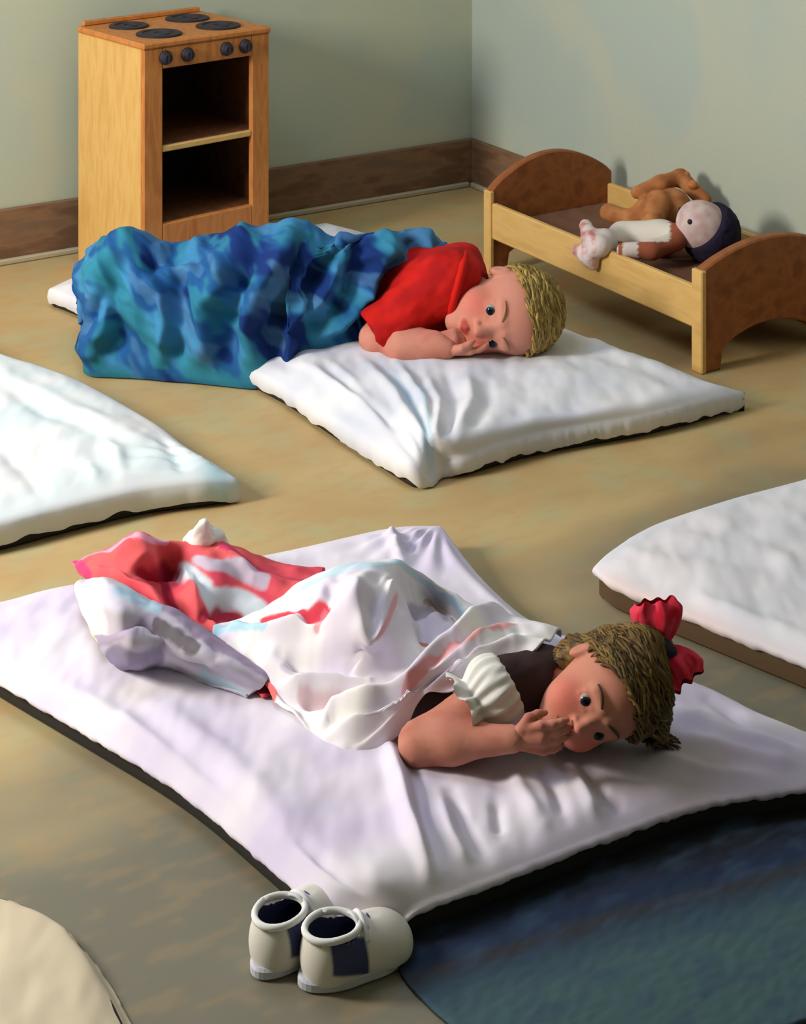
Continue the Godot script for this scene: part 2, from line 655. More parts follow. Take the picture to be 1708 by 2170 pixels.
func hand_bones(wrist: Vector3, dir: Vector3, palm: Vector3, s: float, thumb: float, curl: Array) -> Array:
	dir = dir.normalized()
	palm = (palm - dir * palm.dot(dir)).normalized()
	var side := dir.cross(palm).normalized() * thumb
	var out := [[wrist, wrist + dir * 0.42 * s, 0.115 * s, 0.12 * s]]
	var lens := [0.40, 0.46, 0.42, 0.33]
	for k in 4:
		var off := side * (0.19 - 0.127 * k) * s
		var a := wrist + dir * (0.46 - 0.015 * absf(k - 1.0)) * s + off
		out.append([wrist + off * 0.55 + dir * 0.1 * s, a, 0.075 * s, 0.068 * s])
		var w := dir
		var ang := 0.0
		for j in 3:
			ang += curl[k] * (0.8 if j == 0 else 1.0)
			w = dir * cos(ang) + palm * sin(ang)
			var l: float = lens[k] * s * [0.46, 0.31, 0.25][j]
			var b := a + w * l
			out.append([a, b, s * (0.062 - 0.006 * j), s * (0.057 - 0.008 * j)])
			a = b
	var t0 := wrist + dir * 0.12 * s + side * 0.13 * s
	var t1 := t0 + (dir * 0.6 + side * 0.6 + palm * 0.35).normalized() * 0.2 * s
	var t2 := t1 + (dir * 0.95 + side * 0.1 + palm * 0.5).normalized() * 0.16 * s
	var t3 := t2 + (dir * 0.9 - side * 0.15 + palm * 0.55).normalized() * 0.13 * s
	out.append([t0, t1, 0.085 * s, 0.07 * s])
	out.append([t1, t2, 0.066 * s, 0.06 * s])
	out.append([t2, t3, 0.06 * s, 0.045 * s])
	return out

func head_parts(o: Node3D, hb: Basis, hc: Vector3, size: float, iris: Color, brow: Color) -> void:
	for s in [-1.0, 1.0]:
		var v := PackedVector3Array()
		var idx := PackedInt32Array()
		var c := PackedColorArray()
		var cen := Vector3(s * 0.142, -0.027, 0.286)
		var r := 0.062
		for j in 17:
			var a := PI * 0.62 * j / 16.0
			for i in 25:
				var b := TAU * i / 24.0
				var q := cen + Vector3(sin(a) * cos(b), sin(a) * sin(b), cos(a)) * r
				v.append(hc + hb * (q * size))
				var cc := col(168, 150, 142)
				if a < 0.74:
					cc = iris
				if a < 0.42:
					cc = col(12, 11, 14)
				c.append(cc)
		idx = grid_idx(24, 16)
		part("eye", smooth(v, idx, c, o.position), M.eye, o)
		var bv := PackedVector3Array()
		var bi := PackedInt32Array()
		var pts := PackedVector3Array()
		var rad := PackedFloat32Array()
		for k in 7:
			var t := k / 6.0
			pts.append(hc + hb * (Vector3(s * lerpf(0.07, 0.23, t), 0.085 + 0.03 * sin(t * 2.4), lerpf(0.372, 0.285, t * t * 0.6 + t * 0.4)) * size))
			rad.append(size * (0.004 + 0.009 * sin(PI * (0.15 + 0.8 * t))))
		tube(bv, bi, pts, rad, 6)
		part("eyebrow", smooth(bv, bi, filled(bv.size(), brow), o.position), M.hair, o)

func hair_mesh(o: Node3D, hb: Basis, hc: Vector3, size: float, thick: float, sd: Callable, c0: Color, c1: Color, strands: int, swirl: Vector3, seed_at: int) -> void:
	var r := nets(sd, Vector3(-0.62, -0.62, -0.72), Vector3(0.62, 0.66, 0.5), 0.022)
	var v: PackedVector3Array = r[0]
	var idx: PackedInt32Array = r[1]
	var rng := RandomNumberGenerator.new()
	rng.seed = seed_at
	var own: int = v.size()
	var cs := PackedColorArray()
	for q in v:
		cs.append(c0.lerp(c1, clampf(0.5 + nf.get_noise_3d(q.x * 14.0, q.y * 14.0, q.z * 5.0) * 1.3, 0.0, 1.0)))
	var made := 0
	while made < strands and own > 0:
		var q := v[rng.randi() % own]
		var nrm := q.normalized()
		var t := nrm.cross(swirl).normalized()
		t = (t + Vector3(rng.randf() - 0.5, rng.randf() - 0.5, rng.randf() - 0.5) * 0.6).normalized()
		var pts := PackedVector3Array()
		var rad := PackedFloat32Array()
		var p := q
		var w := rng.randf_range(0.006, 0.014)
		for k in 6:
			pts.append(p + nrm * thick * (0.3 * sin(PI * k / 5.0)))
			rad.append(w * (0.4 + 0.8 * sin(PI * (k + 0.5) / 6.0)))
			p += t * 0.038
			var d: float = sd.call(p)
			p -= p.normalized() * d
			t = (t + Vector3(rng.randf() - 0.5, rng.randf() - 0.5, rng.randf() - 0.5) * 0.35)
			t = (t - p.normalized() * t.dot(p.normalized())).normalized()
		var b := v.size()
		tube(v, idx, pts, rad, 4)
		var sc := c0.lerp(c1, rng.randf()) * rng.randf_range(0.8, 1.15)
		for k in v.size() - b:
			cs.append(sc)
		made += 1
	for i in v.size():
		v[i] = hc + hb * (v[i] * size)
	part("hair", smooth(v, idx, cs, o.position), M.hair, o)

# ---------------------------------------------------------------- materials
func mat(c: Color, rough := 0.8, vc := false) -> StandardMaterial3D:
	var m := StandardMaterial3D.new()
	m.albedo_color = c
	m.roughness = rough
	m.vertex_color_use_as_albedo = vc
	m.metallic_specular = 0.35
	return m

func noise_tex(freq: float, seed_at: int, ramp: Array, size := 512, octaves := 4, bump := false) -> NoiseTexture2D:
	var n := FastNoiseLite.new()
	n.noise_type = FastNoiseLite.TYPE_SIMPLEX_SMOOTH
	n.frequency = freq
	n.seed = seed_at
	n.fractal_octaves = octaves
	var t := NoiseTexture2D.new()
	t.noise = n
	t.width = size
	t.height = size
	t.seamless = true
	if bump:
		t.as_normal_map = true
		t.bump_strength = 3.0
	if ramp:
		var g := Gradient.new()
		g.offsets = PackedFloat32Array(range(ramp.size()).map(func(i): return 0.2 + 0.6 * i / (ramp.size() - 1.0)))
		g.colors = PackedColorArray(ramp)
		t.color_ramp = g
	return t

func rgb(r: float, g: float, b: float) -> Color:
	return Color(r / 255.0, g / 255.0, b / 255.0)

func mottled(ramp: Array, freq: float, scale: Vector3, seed_at: int, rough: float) -> StandardMaterial3D:
	var m := mat(Color.WHITE, rough)
	m.albedo_texture = noise_tex(freq, seed_at, ramp)
	m.uv1_triplanar = true
	m.uv1_world_triplanar = true
	m.uv1_scale = scale
	return m

func weave(m: StandardMaterial3D, scale: float, strength: float) -> void:
	var im := Image.create(64, 64, false, Image.FORMAT_RGB8)
	for y in 64:
		for x in 64:
			var a := absf(sin(x * PI / 4.0)) * (1.0 if (x / 4 + y / 4) % 2 == 0 else 0.45)
			var b := absf(sin(y * PI / 4.0)) * (1.0 if (x / 4 + y / 4) % 2 == 1 else 0.45)
			var h := maxf(a, b)
			im.set_pixel(x, y, Color(h, h, h))
	m.heightmap_enabled = true
	m.heightmap_texture = ImageTexture.create_from_image(im)
	m.heightmap_scale = strength
	m.uv1_triplanar = true
	m.uv1_world_triplanar = true
	m.uv1_scale = Vector3.ONE * scale

func materials() -> void:
	M.sheet = mat(Color.WHITE, 0.85, true)
	M.cloth = mat(Color.WHITE, 0.85, true)
	M.blanket = mat(Color.WHITE, 0.9, true)
	M.skin = mat(Color.WHITE, 0.62, true)
	M.skin.metallic_specular = 0.25
	M.skin.subsurf_scatter_enabled = true
	M.skin.subsurf_scatter_strength = 0.04
	M.eye = mat(Color.WHITE, 0.12, true)
	M.hair = mat(Color.WHITE, 0.6, true)
	M.shirt = mat(Color.WHITE, 0.85, true)
	M.plush = mat(Color.WHITE, 0.95, true)
	M.leather = mat(Color.WHITE, 0.5, true)
	M.foam = mat(rgb(44, 42, 40), 0.7)
	M.foam_brown = mat(rgb(92, 72, 50), 0.8)
	M.wall = mottled([rgb(180, 188, 168), rgb(186, 192, 170), rgb(192, 194, 168), rgb(180, 190, 174)], 0.004, Vector3(0.4, 0.4, 0.4), 3, 0.9)
	M.wall_side = mottled([rgb(172, 184, 175), rgb(178, 187, 175), rgb(184, 189, 172), rgb(174, 186, 177)], 0.004, Vector3(0.4, 0.4, 0.4), 8, 0.9)
	M.white = mat(rgb(215, 213, 205), 0.9)
	M.board = mottled([rgb(112, 84, 62), rgb(136, 104, 78), rgb(120, 96, 76)], 0.01, Vector3(0.8, 3.0, 0.8), 5, 0.6)
	M.trim = mat(rgb(176, 166, 140), 0.5)
	M.maple = mottled([rgb(206, 162, 92), rgb(214, 174, 106), rgb(210, 166, 96), rgb(202, 158, 90)], 0.012, Vector3(4.0, 0.7, 4.0), 11, 0.45)
	M.pine = mottled([rgb(186, 116, 58), rgb(202, 132, 70), rgb(178, 108, 54)], 0.012, Vector3(4.0, 0.8, 4.0), 12, 0.5)
	M.walnut = mottled([rgb(140, 84, 46), rgb(158, 96, 54), rgb(130, 76, 42)], 0.012, Vector3(2.0, 2.0, 2.0), 13, 0.5)
	M.bedwood = mottled([rgb(212, 170, 100), rgb(218, 178, 110), rgb(206, 164, 98)], 0.012, Vector3(3.0, 3.0, 0.6), 14, 0.45)
	M.dark = mat(rgb(44, 40, 48), 0.5)
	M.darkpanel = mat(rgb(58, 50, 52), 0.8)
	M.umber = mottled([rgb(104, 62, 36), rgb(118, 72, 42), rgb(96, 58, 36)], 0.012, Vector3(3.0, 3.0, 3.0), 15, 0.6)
	M.grey = mat(rgb(190, 192, 205), 0.7)
	M.glass = mat(Color(1, 1, 1, 0.08), 0.02)
	M.glass.transparency = BaseMaterial3D.TRANSPARENCY_ALPHA
	M.fill_glow = mat(rgb(235, 240, 245), 0.6)  # glowing face of the added fill panel
	M.fill_glow.emission_enabled = true
	M.fill_glow.emission = rgb(235, 242, 255)
	M.fill_glow.emission_energy_multiplier = 0.9
	# floor: tan linoleum with grey-olive blotches; front darkened in the colour as shade
	var im := Image.create(700, 700, false, Image.FORMAT_RGB8)
	for y in 700:
		for x in 700:
			var wx := -5.0 + x * 0.01
			var wz := -0.5 + y * 0.01
			var a := nf.get_noise_2d(wx * 1.6, wz * 3.0)
			var b := nf.get_noise_2d(wx * 9.0 + wz * 3.0, wz * 26.0)
			var e := nf.get_noise_2d(wx * 5.0 - 40.0, wz * 5.0 + 20.0)
			var cc := rgb(190, 166, 118).lerp(rgb(184, 154, 106), clampf(0.5 + a * 1.2, 0, 1))
			cc = cc.lerp(rgb(176, 168, 126), clampf(e * 1.4, 0, 0.6))
			var front_shade := smoothstep(1.9, 2.6, wz + 0.25 * a)  # dimness towards the front, painted into the floor colour
			cc = cc.lerp(rgb(112, 110, 98), front_shade * 0.92)
			cc = cc.lerp(rgb(178, 142, 98), clampf((b - 0.12) * 1.2, 0, 0.22))
			im.set_pixel(x, y, cc)
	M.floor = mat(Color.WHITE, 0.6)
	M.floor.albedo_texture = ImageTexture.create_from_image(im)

# ================================================================ the scene
func _ready() -> void:
	nz.seed = 4
	nz.frequency = 1.0
	nz.fractal_octaves = 2
	nf.seed = 9
	nf.frequency = 1.0
	nf.fractal_octaves = 3
	# camera
	var cam := Camera3D.new()
	cam.name = "camera"
	cam.projection = Camera3D.PROJECTION_FRUSTUM
	cam.near = 0.05
	cam.far = 60.0
	cam.size = 0.05 * 2170.0 / FOC
	cam.frustum_offset = Vector2(0, -0.05 * 1685.0 / FOC)
	cam.transform = Transform3D(Basis(RT, Vector3.UP, -FW), CAM)
	cam.current = true
	add_child(cam)
	# sky, seen only through the window
	var env := Environment.new()
	env.background_mode = Environment.BG_SKY
	var sky := Sky.new()
	var sm := ProceduralSkyMaterial.new()
	sm.sky_top_color = rgb(110, 150, 200)
	sm.sky_horizon_color = rgb(200, 215, 225)
	sm.ground_bottom_color = rgb(120, 120, 105)
	sm.ground_horizon_color = rgb(190, 195, 190)
	sky.sky_material = sm
	env.sky = sky
	env.tonemap_mode = Environment.TONE_MAPPER_LINEAR
	env.tonemap_exposure = 1.0
	env.sdfgi_enabled = true
	env.ssao_enabled = true
	env.ssil_enabled = true
	var we := WorldEnvironment.new()
	we.name = "world_environment"
	we.environment = env
	add_child(we)
	# daylight entering by the window in the left wall
	var key := AreaLight3D.new()
	key.name = "window_daylight"
	key.area_size = Vector2(0.55, 0.85)
	key.light_color = rgb(255, 248, 238)
	key.light_energy = 9.4
	key.shadow_enabled = true
	key.set("area_range", 12.0)
	add_child(key)
	key.look_at_from_position(Vector3(-4.02, 1.5, 1.3), Vector3(-1.4, 0.1, 1.7), Vector3.UP)
	# added cool fill from overhead, no such lamp known
	var fill := AreaLight3D.new()
	fill.name = "overhead_fill"
	fill.area_size = Vector2(1.2, 1.2)
	fill.light_color = rgb(190, 212, 255)
	fill.light_energy = 1.8
	fill.shadow_enabled = true
	fill.set("area_range", 12.0)
	fill.position = Vector3(-2.1, 2.52, 1.3)
	fill.rotation_degrees = Vector3(-90, 0, 0)
	add_child(fill)
	materials()
	room()
	mats()
	shade_rug()
	stove()
	bed()
	blue_blanket()
	boy()
	girl_bedding()
	girl()
	shoes()
	dolls()

func room() -> void:
	var fv := PackedVector3Array([Vector3(-5.0, 0, -0.5), Vector3(2.0, 0, -0.5), Vector3(2.0, 0, 6.5), Vector3(-5.0, 0, 6.5)])
	for p in fv.duplicate():
		fv.append(p - Vector3(0, 0.1, 0))
	var uv := PackedVector2Array([Vector2(0, 0), Vector2(1, 0), Vector2(1, 1), Vector2(0, 1), Vector2(0, 0), Vector2(1, 0), Vector2(1, 1), Vector2(0, 1)])
	var st := PackedInt32Array([0, 1, 2, 0, 2, 3])
	var fm := smooth(PackedVector3Array([fv[0], fv[1], fv[2], fv[3]]), st, PackedColorArray(), Vector3.ZERO, true, uv.slice(0, 4))
	var fl := struct("floor", fm, M.floor, "tan floor of the nap room with shade painted into its front")
	part("subfloor", boxes([[Vector3(-5.0, -0.12, -0.5), Vector3(0.3, -0.003, 6.5)]], 0.0), M.white, fl)
	struct("ceiling", boxes([[Vector3(-5.0, 2.6, -0.5), Vector3(0.3, 2.75, 6.5)]], 0.0), M.white, "white ceiling")
	struct("wall_back", boxes([[Vector3(-4.25, 0, -0.15), Vector3(0.15, 2.6, 0)]], 0.0), M.wall, "grey green wall behind the toy oven")
	struct("wall_right", boxes([[Vector3(0, 0, -0.15), Vector3(0.15, 2.6, 6.4)]], 0.0), M.wall_side, "pale grey wall behind the doll bed")
	struct("wall_front", boxes([[Vector3(-4.25, 0, 6.25), Vector3(0.15, 2.6, 6.4)]], 0.0), M.wall, "wall behind the viewer")
	struct("wall_left", boxes([
		[Vector3(-4.25, 0, -0.15), Vector3(-4.1, 2.6, 0.97)], [Vector3(-4.25, 0, 1.63), Vector3(-4.1, 2.6, 6.4)],
		[Vector3(-4.25, 0, 0.97), Vector3(-4.1, 1.0, 1.63)], [Vector3(-4.25, 2.05, 0.97), Vector3(-4.1, 2.6, 1.63)]], 0.0), M.wall, "left wall with the window")
	var w := struct("window_1", boxes([
		[Vector3(-4.21, 1.0, 0.97), Vector3(-4.13, 1.05, 1.63)], [Vector3(-4.21, 2.0, 0.97), Vector3(-4.13, 2.05, 1.63)],
		[Vector3(-4.21, 1.05, 0.97), Vector3(-4.13, 2.0, 1.02)], [Vector3(-4.21, 1.05, 1.58), Vector3(-4.13, 2.0, 1.63)], [Vector3(-4.2, 1.51, 1.02), Vector3(-4.14, 1.54, 1.58)]]), M.white, "window in the left wall")
	part("pane", boxes([[Vector3(-4.175, 1.05, 1.02), Vector3(-4.17, 2.0, 1.58)]], 0.0), M.glass, w)
	var p := struct("fill_panel", boxes([[Vector3(-2.75, 2.58, 0.65), Vector3(-1.45, 2.6, 1.95)]]), M.white, "added square glowing panel for the overhead fill")
	part("fill_diffuser", boxes([[Vector3(-2.7, 2.565, 0.7), Vector3(-1.5, 2.58, 1.9)]]), M.fill_glow, p)
	struct("baseboard_back", boxes([[Vector3(-4.1, 0, 0), Vector3(0, 0.15, 0.014)]], 0.004), M.board, "brown baseboard along the back wall")
	struct("baseboard_right", boxes([[Vector3(-0.014, 0, 0.014), Vector3(0, 0.15, 6.25)]], 0.004), M.board, "brown baseboard along the right wall")
	struct("trim_1", boxes([[Vector3(-4.1, 0, 0.014), Vector3(-0.028, 0.016, 0.03)]], 0.006), M.trim, "thin pale strip at the foot of the back baseboard")
	struct("trim_2", boxes([[Vector3(-0.03, 0, 0.03), Vector3(-0.014, 0.016, 6.25)]], 0.006), M.trim, "thin pale strip at the foot of the right baseboard")

func mats() -> void:
	var T := 0.055
	var white := col(230, 225, 232)
	var lav := col(208, 198, 224)
	var grp := "white sheeted sleeping mats on the floor"
	# the girl's
	make_mat("sleeping_mat", "white sheeted sleeping mat under the girl with the red hair bow", grp,
		[[-207, 1292, T], [0, 1258, T], [150, 1222, T], [560, 1160, T], [820, 1104, T + .01], [932, 1098, T + .01]],
		[[832, 1938, .035], [885, 1893, T], [1000, 1852, T], [1300, 1738, T], [1500, 1672, T], [1708, 1640, T], [1840, 1602, T]],
		[[-207, 1292, T], [0, 1416, T], [300, 1590, T], [430, 1678, T], [560, 1788, T], [690, 1893, T], [832, 1938, .035]],
		[[932, 1098, T + .01], [1010, 1200, T], [1110, 1290, T], [1240, 1345, T], [1480, 1430, T], [1600, 1488, T], [1708, 1532, T], [1840, 1602, T]],
		170, 210, [
			fold([[820, 1570], [840, 1640], [870, 1750], [920, 1850]], 18, .022), fold([[870, 1610], [890, 1700], [930, 1860]], 14, -.010),
			fold([[640, 1780], [720, 1850], [800, 1900]], 14, -.006), fold([[600, 1770], [700, 1860], [790, 1915]], 16, .008),
			fold([[330, 1500], [480, 1600], [600, 1730]], 26, .007), fold([[250, 1480], [430, 1610], [560, 1750]], 20, -.005), fold([[80, 1420], [260, 1520], [400, 1620]], 22, .006),
			fold([[1130, 1610], [1170, 1660], [1200, 1730]], 15, -.009), fold([[1080, 1620], [1110, 1680], [1150, 1740]], 16, .008), fold([[1230, 1620], [1280, 1690], [1330, 1710]], 15, -.009), fold([[1200, 1610], [1240, 1680], [1270, 1730]], 14, .008),
			fold([[960, 1680], [980, 1740], [1030, 1810]], 15, -.009), fold([[930, 1680], [960, 1770], [1000, 1830]], 14, .007), fold([[1050, 1690], [1060, 1760]], 14, -.008),
			fold([[1420, 1500], [1560, 1560], [1708, 1600]], 16, .012), fold([[1440, 1560], [1600, 1600], [1708, 1620]], 13, .008), fold([[1500, 1480], [1620, 1540], [1708, 1575]], 12, -.009), fold([[1380, 1600], [1500, 1630], [1640, 1640]], 12, .006),
			fold([[820, 1105], [840, 1160], [850, 1190]], 12, .014), fold([[850, 1110], [880, 1170]], 14, -.01), fold([[930, 1110], [1000, 1210], [1090, 1290]], 15, .010), fold([[60, 1300], [180, 1330], [230, 1400]], 24, .006)],
		.012, white, lav, 1.7, M.foam, [], [at(932, 1098, T)])
	# the boy's
	make_mat("sleeping_mat", "white sheeted sleeping mat under the boy, its near corner pinched to a point", grp,
		[[105, 600, T + .007], [200, 560, T + .007], [380, 515, T + .007], [540, 488, T + .007], [690, 462, T + .01]],
		[[913, 1000, .03], [940, 965, .045], [990, 945, T + .007], [1150, 902, T + .007], [1350, 868, T + .007], [1500, 832, T + .007], [1578, 818, .05]],
		[[105, 600, T + .007], [300, 672, T + .007], [450, 730, T + .007], [590, 797, T + .007], [700, 868, T + .007], [800, 930, T + .007], [870, 970, T + .007], [913, 1000, .03]],
		[[690, 462, T + .01], [812, 497, T + .007], [1000, 590, T + .007], [1200, 685, T + .007], [1300, 722, T + .007], [1430, 768, T + .007], [1520, 805, T + .007], [1578, 818, .05]],
		170, 170, [
			fold([[770, 765], [840, 840], [890, 930], [912, 1000]], 13, .014), fold([[800, 770], [870, 840], [905, 920], [915, 990]], 9, -.006), fold([[840, 765], [900, 850], [920, 980]], 11, .012), fold([[900, 790], [930, 850], [930, 960]], 12, .012), fold([[945, 780], [965, 840], [945, 950]], 13, -.008),
			fold([[990, 790], [1000, 850], [950, 960]], 14, .011), fold([[640, 775], [720, 820], [850, 930]], 14, .010), fold([[690, 780], [770, 830], [880, 960]], 12, -.007), fold([[700, 770], [740, 800], [800, 860]], 10, .008), fold([[1040, 800], [1020, 880], [960, 960]], 16, -.007),
			fold([[1200, 690], [1330, 760], [1450, 790], [1570, 815]], 14, .008), fold([[1240, 740], [1400, 790], [1540, 815]], 14, -.007), fold([[1100, 790], [1250, 800], [1400, 800]], 22, .007), fold([[1050, 860], [1200, 850], [1380, 820]], 18, -.005)],
		.036, col(230, 228, 230), col(204, 208, 222), 5.3, M.foam, [
			[fold([[800, 765], [865, 840], [900, 920], [914, 1000]], 7, .7), col(150, 196, 222)], [fold([[845, 765], [895, 840], [915, 930], [920, 1000]], 4, .5), col(150, 196, 222)]], [at(913, 1000, T)])
	# left of the frame
	make_mat("sleeping_mat", "empty white sheeted sleeping mat reaching in from the left edge", grp,
		[[-520, 830, T + .016], [-300, 748, T + .016], [-110, 680, T + .016]],
		[[-700, 1235, T + .016], [-350, 1160, T + .016], [0, 1088, T + .016], [120, 1058, T + .016], [300, 1016, T + .016], [430, 1000, T + .016], [503, 1000, .06]],
		[[-520, 830, T + .016], [-600, 1000, T + .016], [-700, 1235, T + .016]],
		[[-110, 680, T + .016], [0, 736, T + .016], [100, 768, T + .016], [180, 800, T + .016], [320, 878, T + .016], [390, 930, T + .016], [450, 965, T + .016], [503, 1000, .06]],
		120, 110, [
			fold([[0, 815], [120, 880], [240, 930]], 15, -.007), fold([[0, 790], [150, 860], [300, 930]], 16, .007), fold([[330, 890], [370, 960], [400, 1000]], 14, -.008), fold([[220, 930], [250, 960], [260, 1000]], 14, .007),
			fold([[0, 950], [60, 1000], [90, 1040]], 16, -.006), fold([[180, 980], [210, 1010]], 12, .006), fold([[300, 860], [400, 950], [480, 1000]], 12, .007)],
		.042, col(230, 226, 226), col(206, 222, 226), 9.1, M.foam, [[fold([[430, 985], [490, 1000]], 16, .5), col(130, 196, 214)]], [at(503, 1000, T)])
	# right of the frame
	make_mat("sleeping_mat", "empty white sheeted sleeping mat at the right edge behind the red hair bow", grp,
		[[1262, 1183, T + .012], [1300, 1148, T + .012], [1390, 1095, T + .012], [1550, 1042, T + .012], [1708, 1000, T + .012], [1950, 930, T + .012]],
		[[2150, 1560, T + .012], [2350, 1480, T + .012], [2600, 1380, T + .012]],
		[[1262, 1183, T + .012], [1300, 1212, T + .012], [1400, 1255, T + .012], [1550, 1315, T + .012], [1708, 1378, T + .012], [1900, 1455, T + .012], [2150, 1560, T + .012]],
		[[1950, 930, T + .012], [2200, 1100, T + .012], [2600, 1380, T + .012]],
		110, 120, [
			fold([[1280, 1190], [1450, 1200], [1650, 1230]], 20, .006), fold([[1400, 1110], [1550, 1120], [1708, 1090]], 20, -.005), fold([[1420, 1250], [1600, 1310], [1708, 1350]], 16, .007), fold([[1480, 1160], [1620, 1170], [1708, 1200]], 22, .006)],
		.016, col(234, 228, 232), col(212, 214, 224), 13.0, M.foam_brown, [[fold([[1262, 1190], [1330, 1225], [1400, 1257], [1708, 1380]], 9, .45), col(226, 190, 180)]], [])
	# bottom left
	make_mat("floor_mat", "plain beige mat with a rounded corner at the lower left edge", "",
		[[-450, 1830, .02], [-200, 1835, .02], [0, 1882, .02], [80, 1915, .02], [140, 1955, .02]],
		[[-300, 2700, .02], [0, 2650, .02], [480, 2560, .02]],
		[[-450, 1830, .02], [-400, 2200, .02], [-300, 2700, .02]],
		[[140, 1955, .02], [195, 2020, .02], [245, 2100, .02], [290, 2190, .02], [480, 2560, .02]],
		70, 70, [], .014, col(206, 192, 166), col(198, 186, 164), 17.0, M.foam, [], [])

func shade_rug() -> void:  # added sheet: dark floor shade painted as navy-to-teal bands
	var h := 0.006
	var nu := 110
	var nv := 80
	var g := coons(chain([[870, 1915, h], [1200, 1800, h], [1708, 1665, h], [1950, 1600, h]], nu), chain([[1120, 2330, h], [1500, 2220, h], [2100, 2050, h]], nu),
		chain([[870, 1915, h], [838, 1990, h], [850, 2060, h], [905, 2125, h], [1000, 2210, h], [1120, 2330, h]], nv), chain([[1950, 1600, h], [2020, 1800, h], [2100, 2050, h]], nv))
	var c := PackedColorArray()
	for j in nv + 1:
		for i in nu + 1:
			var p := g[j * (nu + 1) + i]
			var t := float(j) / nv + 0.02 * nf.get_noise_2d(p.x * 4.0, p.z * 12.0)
			var cc := col(26, 29, 36).lerp(col(32, 46, 72), smoothstep(0.16, 0.36, t))  # painted darkest beside the mat, like its shadow
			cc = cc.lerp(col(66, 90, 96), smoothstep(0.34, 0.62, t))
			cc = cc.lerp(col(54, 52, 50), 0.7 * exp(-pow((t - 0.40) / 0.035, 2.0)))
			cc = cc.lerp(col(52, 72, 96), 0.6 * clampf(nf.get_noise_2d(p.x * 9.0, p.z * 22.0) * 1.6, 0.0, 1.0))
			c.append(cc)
			g[j * (nu + 1) + i].y += 0.0012 * nz.get_noise_2d(p.x * 40, p.z * 60)
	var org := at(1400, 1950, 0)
	var o := thing("floor_shade", "added dark cloth, floor shade painted navy to teal with a brown stripe, lower right corner", "shade_rug", org)
	part("painted_shade", cloth(g, nu, nv, 0.005, c, org), M.blanket, o)

func stove() -> void:
	# local frame: x along the front, z out of the front
	var W := 0.40
	var D := 0.345
	var H := 0.648
	var fl := at(305, 0, 0) # placeholder, replaced below
	var d0 := 4.6
	fl = CAM + RT * ((305.0 - 854.0) * d0 / FOC) + FW * d0
	fl.y = 0.0
	var xa := (RT * 0.768 + FW * 0.640).normalized()
	var za := xa.cross(Vector3.UP)
	var o := thing("toy_oven", "wooden toy oven cabinet with four dark knobs against the back wall", "toy oven", fl)
	o.basis = Basis(xa, Vector3.UP, za)
	var s := 0.058
	part("side_panel", boxes([[Vector3(0, 0, -D), Vector3(0.018, H - 0.016, -0.018)]]), M.maple, o, "yellow side panel")
	part("side_panel", boxes([[Vector3(W - 0.018, 0, -D), Vector3(W, H - 0.016, -0.018)]]), M.maple, o)
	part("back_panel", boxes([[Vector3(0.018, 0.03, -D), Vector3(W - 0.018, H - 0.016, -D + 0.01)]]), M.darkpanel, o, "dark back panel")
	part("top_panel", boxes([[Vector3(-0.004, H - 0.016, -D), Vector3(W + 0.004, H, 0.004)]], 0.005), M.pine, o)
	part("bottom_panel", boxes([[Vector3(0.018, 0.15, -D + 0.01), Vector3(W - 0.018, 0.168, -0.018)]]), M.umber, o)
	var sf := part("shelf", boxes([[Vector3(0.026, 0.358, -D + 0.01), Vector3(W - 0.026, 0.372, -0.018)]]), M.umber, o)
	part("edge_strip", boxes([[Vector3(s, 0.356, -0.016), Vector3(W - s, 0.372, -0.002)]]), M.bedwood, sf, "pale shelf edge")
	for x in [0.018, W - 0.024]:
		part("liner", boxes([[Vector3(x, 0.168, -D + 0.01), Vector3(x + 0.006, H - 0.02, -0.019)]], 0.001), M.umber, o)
	part("front_stile", boxes([[Vector3(0, 0, -0.018), Vector3(s, H - 0.016, 0)]]), M.pine, o)
	part("front_stile", boxes([[Vector3(W - s, 0, -0.018), Vector3(W, H - 0.016, 0)]]), M.pine, o)
	part("bottom_rail", boxes([[Vector3(s, 0, -0.018), Vector3(W - s, 0.168, 0)]]), M.pine, o)
	var cp := part("control_panel", boxes([[Vector3(s, H - 0.072, -0.018), Vector3(W - s, H - 0.016, 0.0)]]), M.pine, o)
	for x in [0.064, 0.132, 0.256, 0.318]:
		var f := Flat.new()
		f.turn(Vector3(x, H - 0.043, 0.0), Vector3(0, 0, 1), [[0.0, 0.0], [0.019, 0.0], [0.019, 0.006], [0.0155, 0.010], [0.0135, 0.018], [0.011, 0.0205], [0.0, 0.0205]], 20)
		f.box(Vector3(x - 0.0025, H - 0.056, 0.02), Vector3(x + 0.0025, H - 0.030, 0.024), 0.001)
		part("knob", f.done(), M.dark, o)
	for k in [[0.105, -0.095, 0.062], [0.295, -0.095, 0.062], [0.105, -0.25, 0.055], [0.295, -0.25, 0.062]]:
		var f := Flat.new()
		f.turn(Vector3(k[0], H, k[1]), Vector3.UP, [[0.0, 0.0], [k[2], 0.0], [k[2], 0.004], [k[2] - 0.004, 0.006], [k[2] - 0.016, 0.006], [k[2] - 0.018, 0.003], [k[2] - 0.03, 0.003], [k[2] - 0.032, 0.006], [0.014, 0.006], [0.012, 0.003], [0.0, 0.003]], 28)
		part("burner", f.done(), M.dark, o)
	part("back_ledge", boxes([[Vector3(0.01, H, -D), Vector3(W - 0.01, H + 0.014, -D + 0.016)]], 0.003), M.pine, o)
	cp.set_meta("label", "front strip holding the knobs")

